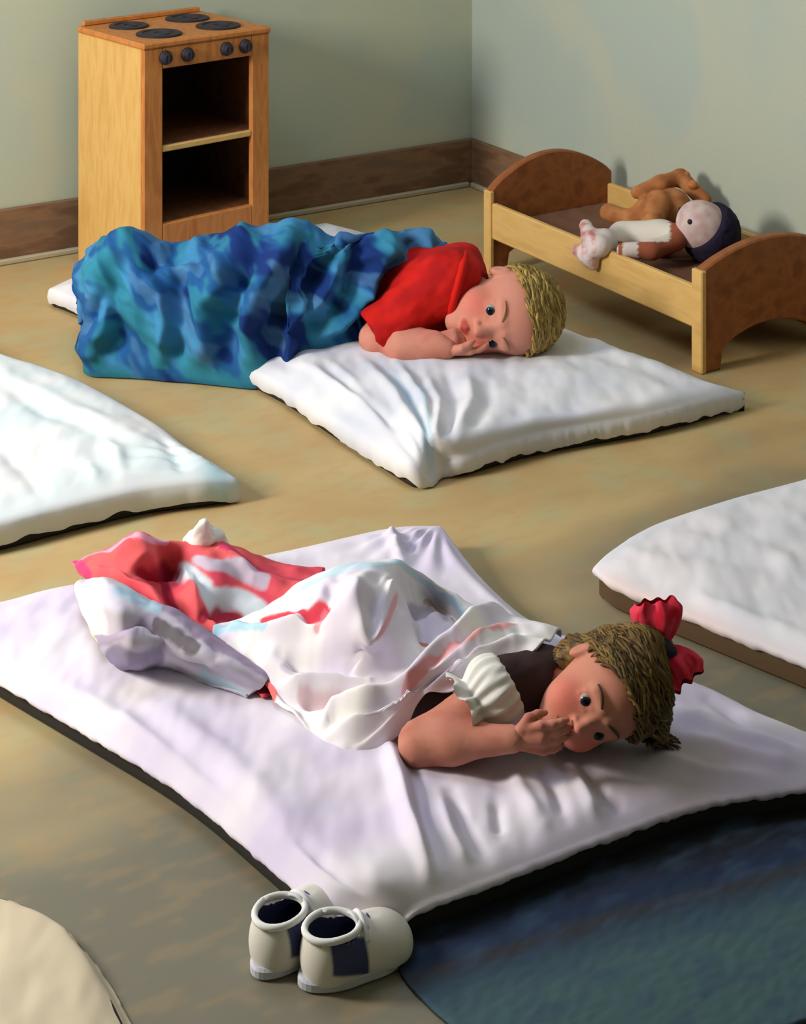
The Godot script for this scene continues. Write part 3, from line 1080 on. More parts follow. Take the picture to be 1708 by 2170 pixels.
func arch(x0: float, x1: float, side: float, peak: float, leg: float, cut: float) -> PackedVector2Array:
	var p := PackedVector2Array()
	p.append(Vector2(x0, 0))
	p.append(Vector2(x0, side))
	var w := x1 - x0
	for k in range(1, 24):
		var t := k / 24.0
		var e := sin(PI * t)
		p.append(Vector2(x0 + w * t, side + (peak - side) * pow(e, 0.8)))
	p.append(Vector2(x1, side))
	p.append(Vector2(x1, 0))
	p.append(Vector2(x1 - leg, 0))
	for k in range(0, 17):
		var t := k / 16.0
		p.append(Vector2(lerpf(x1 - leg * 1.15, x0 + leg * 1.15, t), cut * pow(sin(PI * clampf(0.12 + 0.76 * t, 0, 1)), 0.55)))
	p.append(Vector2(x0 + leg, 0))
	return p

func bed() -> void:
	var o := thing("doll_bed", "small wooden doll bed with arched ends in the room corner", "doll bed", Vector3(-0.26, 0, 1.2))
	var x0 := -0.215
	var x1 := 0.2
	var z0 := -0.435
	var z1 := 0.44
	var f := Flat.new()
	f.slab(arch(x0, x1, 0.222, 0.306, 0.055, 0.085), z0, z0 + 0.028, 0.004)
	part("headboard", f.done(), M.walnut, o, "dark brown arched headboard")
	f = Flat.new()
	f.slab(arch(x0, x1, 0.232, 0.282, 0.058, 0.085), z1 - 0.03, z1, 0.004)
	part("footboard", f.done(), M.walnut, o, "reddish brown arched footboard")
	part("edge_band", boxes([[Vector3(x0 - 0.004, 0, z1 - 0.034), Vector3(x0 + 0.012, 0.235, z1 + 0.003)]], 0.003), M.bedwood, o, "pale leg post at the foot")
	part("edge_band", boxes([[Vector3(x0 - 0.004, 0, z0 - 0.002), Vector3(x0 + 0.01, 0.224, z0 + 0.031)]], 0.003), M.bedwood, o, "pale leg post at the head")
	part("side_rail", boxes([[Vector3(x0 + 0.002, 0.096, z0 + 0.028), Vector3(x0 + 0.02, 0.192, z1 - 0.03)]], 0.004), M.bedwood, o, "pale yellow side rail")
	part("side_rail", boxes([[Vector3(x1 - 0.02, 0.096, z0 + 0.028), Vector3(x1 - 0.002, 0.192, z1 - 0.03)]], 0.004), M.bedwood, o)
	part("bed_base", boxes([[Vector3(x0 + 0.02, 0.1, z0 + 0.028), Vector3(x1 - 0.02, 0.114, z1 - 0.03)]], 0.002), M.walnut, o)
	# thin doll mattress
	var g := PackedVector3Array()
	var nu := 30
	var nv := 60
	for j in nv + 1:
		for i in nu + 1:
			var a := float(i) / nu
			var b := float(j) / nv
			var e := minf(minf(a, 1 - a) * 0.36, minf(b, 1 - b) * 0.8)
			var h := 0.116 + 0.034 * sqrt(clampf(e / 0.03, 0, 1)) + 0.004 * nz.get_noise_2d(a * 6, b * 12)
			g.append(o.position + Vector3(lerpf(x0 + 0.022, x1 - 0.022, a), h, lerpf(z0 + 0.03, z1 - 0.032, b)))
	part("mattress", cloth(g, nu, nv, 0.002, filled(g.size(), col(120, 84, 66)), o.position), M.cloth, o)

func blue_blanket() -> void:
	var nu := 240
	var nv := 150
	# measured along the length: [front px, front py, front h, top px, top py]
	var S := [
		[176, 772, .004, 158, 575], [178, 790, .004, 178, 542], [196, 798, .004, 205, 522], [235, 800, .004, 250, 503], [300, 803, .004, 300, 498], [350, 808, .004, 345, 516], [410, 812, .004, 420, 508], [470, 818, .004, 500, 488],
		[530, 824, .004, 570, 478], [565, 822, .006, 630, 482], [590, 806, .02, 690, 500], [612, 775, .06, 740, 506], [640, 757, .062, 800, 499], [690, 750, .062, 860, 487], [735, 745, .062, 915, 498], [768, 738, .064, 945, 520]]
	var fr := []
	var tp := []
	var bk := []
	for s in S:
		var f := at(s[0], s[1], s[2])
		var d := (f - CAM).dot(FW) + (0.14 if s[2] < 0.05 else 0.13)
		var h: float = 1.5 - (s[4] + 600.0) * d / FOC
		var t: Vector3 = CAM + RT * ((s[3] - 854.0) * d / FOC) + FW * d
		t.y = h
		fr.append(f)
		tp.append(t)
		var b: Vector3 = t + FW * 0.16
		b.y = 0.066
		bk.append(b)
	# foot end, closing down to the mat
	var e := at(172, 680, 0.10)
	var cf := Curve3D.new()
	var ct := Curve3D.new()
	var cb := Curve3D.new()
	for i in S.size():
		for c in [[cf, fr], [ct, tp], [cb, bk]]:
			var a: Array = c[1]
			var t: Vector3 = (a[mini(i + 1, a.size() - 1)] - a[maxi(i - 1, 0)]) / 6.0
			c[0].add_point(a[i], -t, t)
	var g := PackedVector3Array()
	var close := 14
	for j in nv + 1:
		var v := float(j) / nv
		for i in nu + 1:
			var u := maxf(0.0, float(i - close) / (nu - close)) * (S.size() - 1)
			var f := cf.samplef(u)
			var t := ct.samplef(u)
			var b := cb.samplef(u)
			var p := Vector3.ZERO
			if v < 0.62:
				var a := v / 0.62 * PI * 0.5
				p = f.lerp(t, 1.0 - pow(cos(a), 0.72))
				p.y = lerpf(f.y, t.y, pow(sin(a), 0.72))
			else:
				var a := (v - 0.62) / 0.38 * PI * 0.5
				p = t.lerp(b, sin(a))
				p.y = lerpf(b.y, t.y, cos(a))
			if i < close:
				var k := float(close - i) / close
				p = p.lerp(Vector3(e.x, lerpf(p.y, 0.08, 0.5), e.z), 1.0 - sqrt(1.0 - k * k * 0.98))
			g.append(p)
	var fl := [
		fold([[545, 800], [520, 700], [540, 620], [590, 540], [620, 490]], 22, .026), fold([[500, 800], [480, 700], [500, 620], [540, 560]], 22, -.016), fold([[590, 790], [570, 700], [610, 640], [680, 560], [700, 510]], 22, -.022),
		fold([[625, 740], [680, 720], [760, 650], [800, 570], [830, 510]], 18, .020), fold([[660, 745], [740, 710], [800, 640]], 16, -.016), fold([[700, 690], [740, 600], [760, 530]], 16, -.014), fold([[640, 680], [690, 610], [720, 540]], 16, .014),
		fold([[420, 800], [440, 720], [430, 650], [470, 570], [520, 510]], 26, .016), fold([[370, 800], [385, 720], [370, 620], [390, 560]], 18, -.014), fold([[340, 770], [352, 690], [345, 620], [300, 575]], 13, .014), fold([[345, 770], [300, 790], [240, 775], [205, 750]], 13, .012),
		fold([[255, 570], [240, 640], [250, 720], [230, 760]], 20, -.018), fold([[300, 580], [340, 545], [400, 530], [440, 570]], 16, -.016), fold([[200, 620], [215, 560], [260, 520], [330, 520]], 20, .014), fold([[180, 700], [200, 660], [215, 620]], 14, -.014),
		fold([[190, 780], [200, 720], [230, 690]], 18, .012), fold([[470, 560], [480, 610], [440, 640]], 16, .012), fold([[860, 495], [890, 540], [870, 590]], 14, -.014), fold([[910, 500], [880, 560], [810, 620], [780, 690]], 14, .014), fold([[840, 560], [800, 610], [760, 680]], 12, -.012), fold([[740, 560], [790, 540], [840, 530]], 14, .01)]
	var c := PackedColorArray()
	var base := PackedVector3Array(g)
	var n0 := grid_normal(base, nu, nv, nu / 2, nv / 3)
	var sg := 1.0 if n0.dot(-FW) > 0.0 else -1.0
	var sky := col(60, 130, 174)
	var mid := col(32, 86, 142)
	var teal := col(44, 126, 148)
	var navy := col(20, 48, 110)
	var grey := col(72, 118, 164)
	for j in nv + 1:
		var v := float(j) / nv
		for i in nu + 1:
			var k := j * (nu + 1) + i
			var p := base[k]
			var q := proj(p)
			var front := 1.0 - smoothstep(0.62, 0.72, v)
			var dsp := 1.9 * folds_at(fl, q) * front * smoothstep(0.0, 0.06, v)
			var diag := p.x * 0.8 + p.y * 1.2
			dsp += (0.010 * nz.get_noise_3d(diag * 9.0, p.y * 5.0, p.z * 5.0) + 0.005 * nz.get_noise_3d(diag * 24.0, p.y * 12.0, p.z * 12.0)) * smoothstep(0.0, 0.05, v)
			var sd := p.dot(RT) * 0.95 + p.y * 0.55
			var rg := 1.0 - 2.0 * absf(nz.get_noise_2d(sd * 5.5, (p.y - p.dot(RT) * 0.6) * 1.6 + 5.0))
			var rh := 1.0 - 2.2 * absf(nz.get_noise_2d(sd * 11.0 + 30.0, (p.y - p.dot(RT) * 0.8) * 3.0))
			dsp += (0.020 * rg + 0.008 * rh - 0.012) * front * smoothstep(0.0, 0.10, v)
			g[k] = p + grid_normal(base, nu, nv, i, j) * sg * dsp
			g[k].y = maxf(g[k].y, 0.003)
			var uu := float(i) / nu
			var sl := p.dot(RT) * 0.9 + p.y * 0.75
			var a := nf.get_noise_3d(sl * 7.0 + 3.0, (p.y - p.dot(RT)) * 3.0, v * 2.0)
			var b := nf.get_noise_3d(sl * 9.0 - 7.0, (p.y - p.dot(RT)) * 4.0 + 9.0, v * 2.0)
			var cc := mid
			cc = cc.lerp(sky, smoothstep(0.0, 0.25, a))
			cc = cc.lerp(teal, smoothstep(0.08, 0.25, b) * (1.0 - 0.5 * uu))
			cc = cc.lerp(navy, smoothstep(0.30 - 0.32 * smoothstep(0.3, 0.75, uu), 0.46 - 0.32 * smoothstep(0.3, 0.75, uu), -a))
			cc = cc.lerp(grey, smoothstep(0.15, 0.3, -b) * 0.7)
			c.append(cc)
	relax(g, nu, nv, 2)
	var o := thing("blanket", "blue mottled blanket heaped over the sleeping boy", "blanket", Vector3(at(480, 760, 0).x, 0, at(480, 760, 0).z))
	part("blanket_cloth", cloth(g, nu, nv, 0.006, c, o.position), M.blanket, o)
	# stitched hem at the opening
	var hv := PackedVector3Array()
	var hi := PackedInt32Array()
	var pts := PackedVector3Array()
	var rad := PackedFloat32Array()
	for j in range(0, nv + 1, 2):
		pts.append(g[j * (nu + 1) + nu])
		rad.append(0.006 + 0.0015 * nz.get_noise_1d(j * 0.4))
	tube(hv, hi, pts, rad, 8)
	part("hem", smooth(hv, hi, filled(hv.size(), col(46, 116, 180)), o.position), M.blanket, o)

func boy() -> void:
	var o := thing("person", "boy in a red short sleeved shirt lying with his hand at his mouth", "person", Vector3(at(880, 690, 0).x, 0.06, at(880, 690, 0).z))
	var size := 0.248
	var hc := at(1068, 666, 0.152)
	var F := (-FW * 0.95 - RT * 0.32 - Vector3.UP * 0.04).normalized()
	var hb := basis_of(RT * 0.95 - FW * 0.32 + Vector3.UP * 0.06, F)
	# skin: head, then body and arms, then hands
	var r := nets(head_sd, Vector3(-0.5, -0.56, -0.6), Vector3(0.5, 0.56, 0.54), 0.019)
	var c := PackedColorArray()
	var base := col(208, 142, 122)
	for i in r[0].size():
		c.append(skin(base, r[0][i]))
		r[0][i] = hc + hb * (r[0][i] * size)
	var nb := at(968, 622, 0.178)
	var sh := at(950, 592, 0.222)
	var el := at(795, 717, 0.098)
	var wr := at(922, 722, 0.114)
	var ch := at(905, 618, 0.165)
	var be := at(790, 622, 0.145)
	var el2 := at(850, 742, 0.09)
	var wr2 := at(950, 741, 0.098)
	var bones := [
		[hc + hb * (Vector3(0, -0.2, -0.12) * size), nb, 0.052, 0.056], [nb, ch, 0.065, 0.082], [ch, be, 0.08, 0.065], [be, at(640, 628, 0.14), 0.065, 0.065],
		[at(640, 635, 0.135), at(440, 650, 0.12), 0.045, 0.034], [at(440, 650, 0.12), at(280, 655, 0.11), 0.034, 0.026], [at(640, 615, 0.15), at(440, 620, 0.14), 0.045, 0.034], [at(440, 620, 0.14), at(290, 615, 0.13), 0.034, 0.026], [at(280, 655, 0.11), at(250, 650, 0.13), 0.025, 0.02],
		[sh, el, 0.04, 0.032], [el, el.lerp(wr, 0.35), 0.03, 0.03], [el.lerp(wr, 0.35), wr, 0.03, 0.022], [ch, el2, 0.036, 0.028], [el2, wr2, 0.026, 0.021]]
	var body := flesh(bones, 0.03, 0.011)
	join(r, body)
	var h1 := hand_bones(wr, RT * 0.97 + FW * 0.0 + Vector3.UP * 0.04, FW * 0.9 - Vector3.UP * 0.25, 0.098, -1.0, [0.45, 0.5, 0.55, 0.6])
	join(r, flesh(h1, 0.008, 0.0042))
	var h2 := hand_bones(wr2, RT * 0.95 - Vector3.UP * 0.06 + FW * 0.1, Vector3.UP * 0.9 + FW * 0.2, 0.105, 1.0, [0.25, 0.3, 0.35, 0.4])
	join(r, flesh(h2, 0.008, 0.0042))
	while c.size() < r[0].size():
		var p: Vector3 = r[0][c.size()]
		c.append(base.lerp(col(190, 116, 98), clampf(0.4 + nf.get_noise_3d(p.x * 18, p.y * 18, p.z * 18), 0, 1)))
	part("body", smooth(r[0], r[1], c, o.position), M.skin, o)
	head_parts(o, hb, hc, size, col(44, 58, 66), col(176, 130, 96))
	# short fair hair
	var sd := func(q: Vector3) -> float:
		var ax := Vector3(absf(q.x), q.y, q.z)
		var d := ell(q, Vector3(0, 0.12, -0.09), Vector3(0.398, 0.412, 0.455)) - 0.012 * nz.get_noise_3d(q.x * 11, q.y * 11, q.z * 11)
		var line := 0.17 + 0.6 * (q.z + 0.02) - 0.1 * ax.x + 0.03 * nz.get_noise_2d(q.x * 9, q.z * 7)
		if q.z < -0.05:
			line = minf(line, 0.15 + 1.6 * (q.z + 0.05))
		line = maxf(line, -0.30)
		d = maxf(d, (line - q.y) * 0.8)
		return maxf(d, -(ell(ax, Vector3(0.375, -0.03, -0.04), Vector3(0.09, 0.125, 0.085))))
	hair_mesh(o, hb, hc, size, 0.02, sd, col(120, 96, 52), col(190, 160, 88), 900, Vector3(0.1, 1.0, -0.5), 21)
	# the shirt
	var tors := [[nb, ch, 0.068, 0.088], [ch, be, 0.086, 0.07], [sh, at(985, 553, 0.235), 0.05, 0.034]]
	var armb := [[sh, sh.lerp(el, 0.6), 0.053, 0.05], [sh.lerp(el, 0.6), sh.lerp(el, 1.0), 0.05, 0.06]]
	var ad := (el - sh).normalized()
	var nd := (hc - nb).normalized()
	var sfn := func(p: Vector3) -> float:
		var d := sd_bones(p, tors, 0.045)
		var arm := maxf(sd_bones(p, armb, 0.02), (p - el).dot(ad) + 0.016 + 0.004 * nz.get_noise_1d(p.z * 40))
		d = smin(d, arm, 0.03) - 0.008
		d -= 0.005 * nz.get_noise_3d((p.x - p.y) * 22, p.y * 14, p.z * 14) + 0.0025 * nz.get_noise_3d(p.x * 40, p.y * 40, p.z * 30)
		d = maxf(d, -cap(p, nb + nd * 0.055, nb + nd * 0.2, 0.06, 0.08))
		return maxf(d, 0.066 - p.y)
	var bb := bounds(tors + armb, 0.03)
	var s := nets(sfn, bb.position, bb.end, 0.0075)
	var sc := PackedColorArray()
	for p in s[0]:
		sc.append(col(168, 16, 14).lerp(col(202, 26, 18), clampf(0.5 + nf.get_noise_3d(p.x * 12, p.y * 12, p.z * 12) * 1.4, 0, 1)))
	var shirt := part("shirt", smooth(s[0], s[1], sc, o.position), M.shirt, o, "red short sleeved shirt")
	# ribbed collar
	var kv := PackedVector3Array()
	var ki := PackedInt32Array()
	var pts := PackedVector3Array()
	var rad := PackedFloat32Array()
	var line := [[988, 534], [982, 560], [974, 590], [966, 620], [958, 650], [950, 680], [944, 698]]
	for i in line.size():
		var hit := trace(sfn, line[i][0], line[i][1], 3.7)
		pts.append(hit - FW * 0.002)
		rad.append([0.005, 0.009, 0.0095, 0.009, 0.009, 0.008, 0.005][i])
	tube(kv, ki, pts, rad, 8)
	part("collar", smooth(kv, ki, filled(kv.size(), col(206, 26, 20)), o.position), M.shirt, shirt)

func girl_bedding() -> void:
	# pink blanket, rumpled
	var nu := 150
	var nv := 110
	var g := lattice([
		[[152, 1200, .062], [215, 1178, .062], [290, 1158, .062], [350, 1170, .062], [420, 1168, .062], [500, 1172, .062], [590, 1192, .062], [690, 1206, .062]],
		[[150, 1195, .075], [212, 1172, .10], [290, 1128, .145], [350, 1148, .13], [430, 1142, .115], [500, 1160, .105], [580, 1190, .085], [685, 1206, .075]],
		[[165, 1215, .085], [240, 1203, .115], [312, 1168, .14], [362, 1195, .09], [440, 1183, .12], [510, 1200, .10], [590, 1222, .08], [670, 1228, .078]],
		[[190, 1230, .085], [272, 1232, .115], [332, 1228, .085], [388, 1238, .085], [450, 1235, .10], [520, 1245, .085], [590, 1258, .078], [650, 1262, .08]],
		[[230, 1245, .08], [312, 1268, .105], [360, 1275, .072], [410, 1283, .095], [470, 1290, .07], [530, 1285, .07], [590, 1292, .075], [645, 1290, .08]],
		[[300, 1290, .07], [362, 1308, .105], [400, 1325, .09], [440, 1335, .078], [490, 1330, .07], [540, 1325, .075], [600, 1318, .08], [650, 1310, .08]],
		[[380, 1350, .064], [420, 1368, .08], [460, 1390, .08], [500, 1402, .07], [540, 1392, .07], [580, 1375, .07], [620, 1350, .08], [660, 1330, .08]],
		[[440, 1392, .062], [480, 1415, .064], [520, 1442, .064], [555, 1475, .064], [580, 1460, .066], [610, 1430, .07], [640, 1400, .075], [670, 1360, .08]]], nu, nv)
	var fl := [fold([[160, 1200], [240, 1190], [290, 1140]], 12, .012), fold([[290, 1240], [350, 1290], [400, 1350]], 12, .012), fold([[340, 1260], [370, 1300], [420, 1350]], 11, -.014), fold([[400, 1210], [420, 1270], [460, 1340], [540, 1410]], 10, .010), fold([[470, 1160], [540, 1230], [620, 1260]], 10, .012), fold([[430, 1300], [480, 1320], [560, 1300]], 14, -.012), fold([[560, 1300], [620, 1290], [660, 1300]], 10, .01), fold([[300, 1205], [340, 1200], [370, 1210]], 16, -.022), fold([[430, 1300], [470, 1290], [500, 1300]], 15, -.014), fold([[180, 1210], [250, 1225], [320, 1270]], 10, .010), fold([[380, 1195], [400, 1250], [420, 1290]], 9, .010), fold([[520, 1200], [600, 1240], [670, 1250]], 9, .008)]
	var print_and_shade := [[[[390, 1215], [430, 1240], [440, 1265], [500, 1262], [560, 1300]], col(196, 214, 222), 24.0], [[[420, 1190], [480, 1200], [560, 1240]], col(188, 182, 200), 15.0], [[[300, 1208], [340, 1196], [368, 1212]], col(158, 28, 62), 17.0], [[[345, 1215], [352, 1250], [372, 1295]], col(150, 30, 56), 10.0], [[[430, 1306], [460, 1290], [505, 1305]], col(160, 34, 60), 14.0],  # pale print, plus crimson painting the shade in the hollows
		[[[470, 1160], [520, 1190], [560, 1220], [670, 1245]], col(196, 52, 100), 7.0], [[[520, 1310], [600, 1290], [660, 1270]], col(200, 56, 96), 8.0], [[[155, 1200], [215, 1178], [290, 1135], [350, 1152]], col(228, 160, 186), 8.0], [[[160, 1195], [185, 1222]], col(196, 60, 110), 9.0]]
	var c := PackedColorArray()
	for k in g.size():
		var q := proj(g[k])
		var p := g[k]
		g[k].y = maxf(0.06, p.y + 1.3 * folds_at(fl, q) + 0.005 * nz.get_noise_3d(p.x * 18, 2.0, p.z * 18))
		var cc := col(226, 96, 98).lerp(col(212, 74, 92), clampf(0.5 + nf.get_noise_3d(p.x * 10, 5, p.z * 10) * 1.5, 0, 1))
		for pr in print_and_shade:
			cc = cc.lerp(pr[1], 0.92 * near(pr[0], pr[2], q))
		c.append(cc)
	relax(g, nu, nv, 1)
	var org := at(400, 1290, 0.06)
	var o := thing("blanket", "rumpled coral pink blanket with pale patches at the girl's feet", "blanket", org)
	part("blanket_cloth", cloth(g, nu, nv, 0.004, c, org), M.blanket, o)
	# its pale rolled end
	nu = 120
	nv = 70
	g = lattice([
		[[172, 1232, .064], [250, 1245, .064], [335, 1290, .064], [425, 1348, .064], [505, 1398, .064], [572, 1432, .064]],
		[[160, 1248, .09], [225, 1232, .155], [322, 1285, .14], [412, 1345, .12], [492, 1398, .10], [572, 1436, .08]],
		[[172, 1285, .105], [236, 1280, .168], [312, 1312, .15], [402, 1366, .13], [482, 1412, .105], [562, 1448, .08]],
		[[195, 1330, .09], [255, 1330, .145], [306, 1345, .13], [382, 1385, .10], [462, 1425, .085], [548, 1460, .07]],
		[[212, 1362, .085], [270, 1365, .135], [322, 1368, .125], [380, 1398, .095], [450, 1432, .078], [535, 1468, .066]],
		[[226, 1385, .07], [278, 1394, .10], [332, 1394, .095], [380, 1410, .075], [440, 1440, .066], [528, 1474, .062]],
		[[238, 1398, .06], [284, 1412, .06], [336, 1412, .06], [380, 1420, .06], [432, 1446, .06], [522, 1480, .06]]], nu, nv)
	fl = [fold([[330, 1285], [430, 1350], [560, 1430]], 9, .012), fold([[200, 1335], [270, 1318], [350, 1345], [450, 1400]], 12, -.016), fold([[300, 1355], [380, 1385], [470, 1430]], 10, .010), fold([[240, 1370], [290, 1345], [330, 1350]], 12, .008), fold([[170, 1250], [210, 1290], [215, 1330]], 12, .008), fold([[230, 1400], [320, 1395]], 12, -.008)]
	print_and_shade = [[[[215, 1350], [260, 1345], [320, 1318]], col(160, 146, 172), 20.0], [[[245, 1385], [290, 1392], [330, 1392]], col(132, 124, 152), 22.0], [[[340, 1292], [450, 1372], [570, 1437]], col(150, 130, 160), 9.0], [[[205, 1245], [195, 1280], [210, 1315]], col(240, 240, 238), 24.0], [[[250, 1255], [330, 1300]], col(172, 206, 226), 12.0], [[[330, 1320], [380, 1345], [420, 1370]], col(96, 88, 92), 8.0], [[[430, 1425], [520, 1470]], col(170, 204, 216), 8.0], [[[196, 1335], [205, 1360]], col(226, 226, 160), 7.0]]  # lit white top and shaded grey-lavender lower side painted in
	c = PackedColorArray()
	for k in g.size():
		var q := proj(g[k])
		var p := g[k]
		g[k].y = maxf(0.058, p.y + folds_at(fl, q) + 0.004 * nz.get_noise_3d(p.x * 22, 7.0, p.z * 22))
		var cc := col(202, 196, 212)
		for pr in print_and_shade:
			cc = cc.lerp(pr[1], 0.85 * near(pr[0], pr[2], q))
		c.append(cc)
	relax(g, nu, nv, 1)
	part("pale_lining", cloth(g, nu, nv, 0.004, c, org), M.blanket, o, "white and lavender rolled end")
	# white peaked tuft behind it
	nu = 40
	nv = 30
	g = lattice([
		[[375, 1178, .06], [405, 1160, .065], [440, 1150, .065], [475, 1160, .06], [495, 1172, .06]],
		[[378, 1175, .08], [405, 1138, .12], [432, 1104, .155], [462, 1132, .12], [492, 1165, .08]],
		[[382, 1182, .08], [408, 1158, .115], [432, 1135, .135], [460, 1150, .115], [490, 1172, .08]],
		[[386, 1195, .07], [412, 1188, .09], [436, 1180, .10], [462, 1180, .09], [488, 1185, .07]]], nu, nv)
	for k in g.size():
		g[k].y += 0.016 * nz.get_noise_3d(g[k].x * 34, 1.0, g[k].z * 34)
		g[k] += RT * 0.008 * nz.get_noise_3d(g[k].x * 40, 9.0, g[k].y * 40)
	part("lining_peak", cloth(g, nu, nv, 0.004, filled(g.size(), col(232, 230, 222)), org), M.blanket, o, "white peak of the lining")
	# the white cover over the girl
	nu = 220
	nv = 190
	g = lattice([
		[[470, 1342, .062], [575, 1295, .062], [690, 1248, .062], [790, 1232, .062], [890, 1250, .062], [985, 1298, .062], [1085, 1325, .065], [1190, 1352, .08]],
		[[455, 1335, .085], [560, 1288, .10], [655, 1222, .15], [755, 1192, .185], [842, 1188, .178], [930, 1234, .13], [1015, 1288, .125], [1190, 1342, .14]],
		[[452, 1352, .095], [550, 1332, .115], [655, 1280, .165], [768, 1240, .215], [850, 1245, .165], [925, 1278, .09], [1010, 1318, .135], [1160, 1358, .17]],
		[[480, 1378, .095], [570, 1368, .115], [680, 1345, .15], [785, 1318, .205], [862, 1325, .145], [930, 1335, .125], [1015, 1345, .16], [1148, 1370, .175]],
		[[512, 1405, .088], [590, 1406, .105], [690, 1398, .125], [790, 1390, .15], [870, 1388, .14], [940, 1380, .155], [1015, 1368, .175], [1130, 1384, .175]],
		[[545, 1438, .075], [600, 1448, .088], [680, 1450, .10], [760, 1452, .112], [830, 1446, .12], [900, 1430, .14], [975, 1405, .16], [1095, 1398, .165]],
		[[568, 1475, .064], [620, 1500, .07], [690, 1520, .08], [760, 1512, .10], [820, 1495, .11], [872, 1472, .125], [940, 1436, .14], [1060, 1412, .155]],
		[[580, 1500, .06], [640, 1545, .06], [692, 1582, .06], [742, 1602, .06], [800, 1592, .062], [856, 1548, .08], [905, 1488, .115], [1010, 1438, .145]]], nu, nv)
	fl = [
		fold([[680, 1540], [705, 1508], [790, 1492], [860, 1468], [930, 1390], [1000, 1328], [1050, 1302], [1120, 1300]], 12, .022), fold([[690, 1568], [760, 1535], [860, 1505], [910, 1440], [970, 1380], [1060, 1340], [1185, 1340]], 11, .018),
		fold([[700, 1528], [800, 1512], [870, 1485], [935, 1410], [1000, 1350], [1080, 1320]], 9, -.016), fold([[760, 1580], [850, 1530], [920, 1465], [990, 1395], [1080, 1365], [1160, 1362]], 10, .013), fold([[880, 1500], [950, 1420], [1010, 1375], [1100, 1350]], 8, -.012),
		fold([[775, 1225], [735, 1290], [690, 1360]], 20, .016), fold([[820, 1240], [850, 1300], [872, 1375]], 19, .022), fold([[795, 1235], [790, 1310], [780, 1360]], 20, -.018), fold([[720, 1230], [690, 1280], [640, 1340]], 15, -.012), fold([[860, 1250], [890, 1310], [900, 1360]], 16, -.018), fold([[455, 1340], [560, 1345], [700, 1330]], 12, .014), fold([[600, 1340], [660, 1300], [700, 1240]], 14, .010),
		fold([[600, 1380], [660, 1390], [730, 1430]], 22, -.022), fold([[590, 1470], [660, 1455], [780, 1448]], 10, .016), fold([[630, 1490], [700, 1480], [760, 1475]], 14, -.014), fold([[760, 1370], [770, 1410], [740, 1440]], 12, .010), fold([[900, 1230], [950, 1280], [1000, 1300]], 18, -.012), fold([[560, 1450], [590, 1500], [650, 1550]], 10, .010), fold([[870, 1290], [900, 1310], [950, 1320]], 9, .010)]
	print_and_shade = [[[[560, 1318], [610, 1302], [655, 1312], [692, 1280]], col(214, 66, 84), 11.0, 1.0], [[[690, 1285], [676, 1330], [670, 1340]], col(216, 120, 132), 6.0, 0.7], [[[850, 1490], [900, 1440], [960, 1385], [1030, 1352], [1090, 1338]], col(222, 140, 142), 6.0, 0.8],  # pink print, plus a painted blue highlight on the hem and shaded valleys
		[[[800, 1345], [835, 1300]], col(226, 130, 130), 9.0, 0.6], [[[640, 1240], [740, 1197], [840, 1192], [1000, 1290]], col(176, 212, 228), 7.0, 0.7], [[[458, 1340], [560, 1345]], col(140, 206, 228), 9.0, 0.7], [[[556, 1440], [578, 1490]], col(226, 110, 108), 11.0, 1.0],
		[[[640, 1480], [760, 1475]], col(200, 160, 166), 14.0, 0.7], [[[900, 1270], [960, 1300]], col(196, 120, 110), 5.0, 0.6], [[[870, 1270], [940, 1310]], col(150, 132, 168), 12.0, 0.6], [[[800, 1588], [860, 1560]], col(222, 120, 120), 6.0, 0.9], [[[610, 1410], [690, 1425]], col(170, 160, 186), 18.0, 0.6]]
	c = PackedColorArray()
	for k in g.size():
		var q := proj(g[k])
		var p := g[k]
		g[k].y = maxf(0.057, p.y + 1.3 * folds_at(fl, q) + 0.006 * nz.get_noise_3d(p.x * 14, 3.0, p.z * 14) + 0.010 * (0.5 - absf(nz.get_noise_2d((p.x * 0.5 + p.z) * 9.0, (p.x - p.z * 0.5) * 3.0))) - 0.003)
		var cc := col(240, 238, 234).lerp(col(220, 212, 228), clampf(0.5 + nf.get_noise_3d(p.x * 8, 15, p.z * 8) * 1.3, 0, 1))
		for pr in print_and_shade:
			cc = cc.lerp(pr[1], pr[3] * near(pr[0], pr[2], q))
		c.append(cc)
	relax(g, nu, nv, 4)
	org = at(780, 1440, 0.06)
	var w := thing("blanket", "thin white cotton blanket draped in folds over the sleeping girl", "blanket", org)
	part("blanket_cloth", cloth(g, nu, nv, 0.003, c, org), M.cloth, w)

